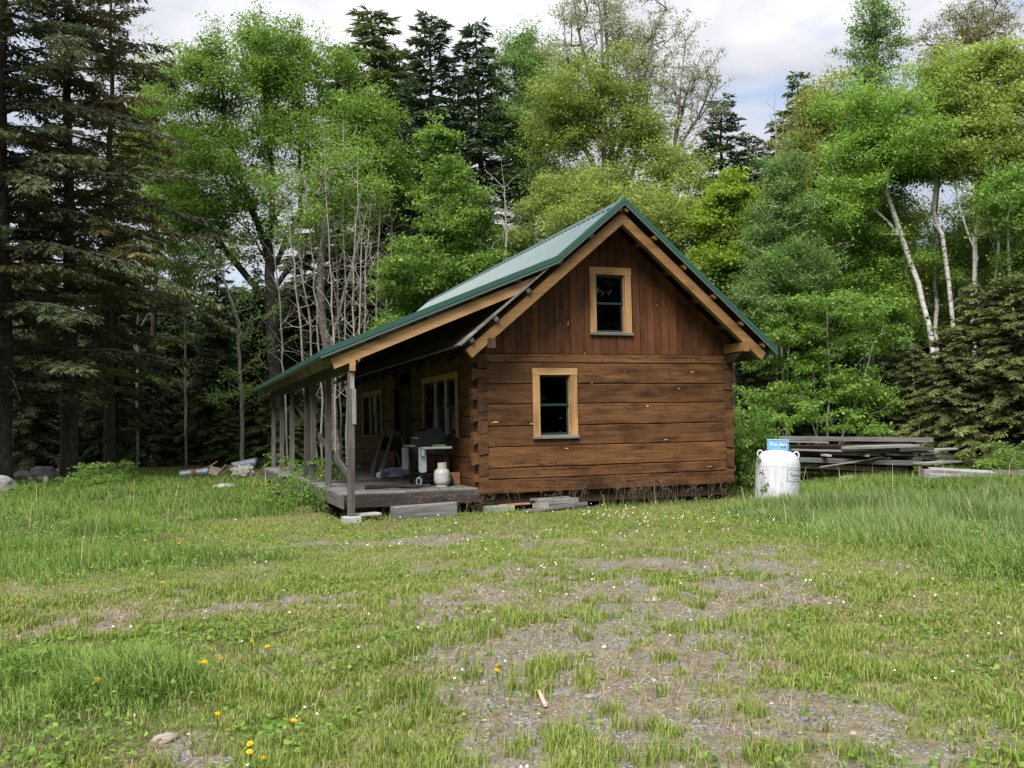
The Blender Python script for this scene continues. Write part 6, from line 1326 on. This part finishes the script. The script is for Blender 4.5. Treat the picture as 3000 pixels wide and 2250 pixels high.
# ------------------------------------------------------------------ weeds and bushes in the clearing
def small(seed, H, Rr, n, leaf, per, mat, stems=5, flat=.5):
    g_ = np.random.default_rng(seed); tr = []
    for i in range(stems):
        a = g_.uniform(0, 6.28); q = Rr*g_.uniform(.15, .75); tr.append([(0, 0, -.05) if not i else (.02*math.cos(a), .02*math.sin(a), .0), (q*.4*math.cos(a), q*.4*math.sin(a), H*.5), (q*math.cos(a), q*math.sin(a), H*g_.uniform(.7, 1.))])
    T_ = Tree(seed, tr, [((0, 0, H*.55), (Rr, Rr, H*.48), n)], .012, leaf=leaf, per=per, spread=leaf*1.2, tipr=.0025, flatness=flat, down=.3); return T_.meshes('bark_sapling', mat)
S_RASP = [small(200+i, .85, .42, 42, .065, 5, 'leaf_shrub') for i in range(3)]
WD = 'weeds along the porch'
for i, (px, py, sc, lb) in enumerate(((1000, 1462, .8, 'leafy weed at the near deck corner, left of the corner post'), (965, 1470, 1.15, 'tall leafy weed climbing before the second porch post'), (930, 1452, .9, 'leafy weed between the second and third porch posts'), (895, 1447, .85, 'leafy weed below the deck rim left of the fourth post'), (860, 1432, 1., 'leafy weed where the deck edge steps out'), (885, 1478, .65, 'low weed in front of the deck edge'), (840, 1485, .7, 'low weed right of the plank step'), (800, 1492, .6, 'low weed left of the plank step'), (940, 1500, .6, 'low weed patch left of the corner post foot'), (820, 1408, .9, 'weed by the far porch posts'), (1052, 1512, .45, 'small weed growing at the concrete block'))):
    p_ = gnd(px, py); plant('leafy_weed', S_RASP[i % 3], lb, 'weed', (p_[0], p_[1], GZ), rng.uniform(0, 6), sc, WD, ('stems', 'leaves'))
S_BUSH = [small(220+i, 1.25, .62, 90, .075, 7, 'leaf_shrub', 7) for i in range(2)]
for i, (px, D, sc, lb) in enumerate(((2182, 20.6, 1.35, 'green bush between the cabin corner and the propane tank'), (2214, 20.9, .85, 'lower green bush tucked behind the propane tank'), (2150, 22.5, 1.45, 'taller green bush behind the right cabin corner'))):
    p_ = foot(px, D); plant('green_bush', S_BUSH[i % 2], lb, 'bush', p_, rng.uniform(0, 6), (sc*.75, sc*.75, sc*1.05), None, ('stems', 'leaves'))
for i, (px, py, sc, lb) in enumerate(((262, 1432, .75, 'leafy bramble right of the tan boulder'), (205, 1440, .4, 'leafy bramble in front of the tan boulder'), (110, 1442, .38, 'leafy bramble in front of the largest boulder'), (305, 1420, .7, 'leafy bramble behind the long grass right of the boulders'), (370, 1412, .7, 'pale weed clump at the shaded wood edge'), (60, 1448, .35, 'leafy bramble between the two leftmost boulders'), (2940, 1385, .9, 'bright green sapling bush above the small timber stack'), (2985, 1395, .7, 'bright green bush at the right frame edge'), (2660, 1395, .5, 'weed growing before the lumber pile'), (2540, 1392, .45, 'small weed at the foot of the lumber pile'), (2610, 1300, .0, ''))):
    if not sc: continue
    p_ = gnd(px, py); plant('bramble', S_RASP[(i+1) % 3], lb, 'bush', (p_[0], p_[1], GZ), rng.uniform(0, 6), (sc*1.5, sc*1.5, sc*1.15), 'brambles round the clearing', ('stems', 'leaves'))
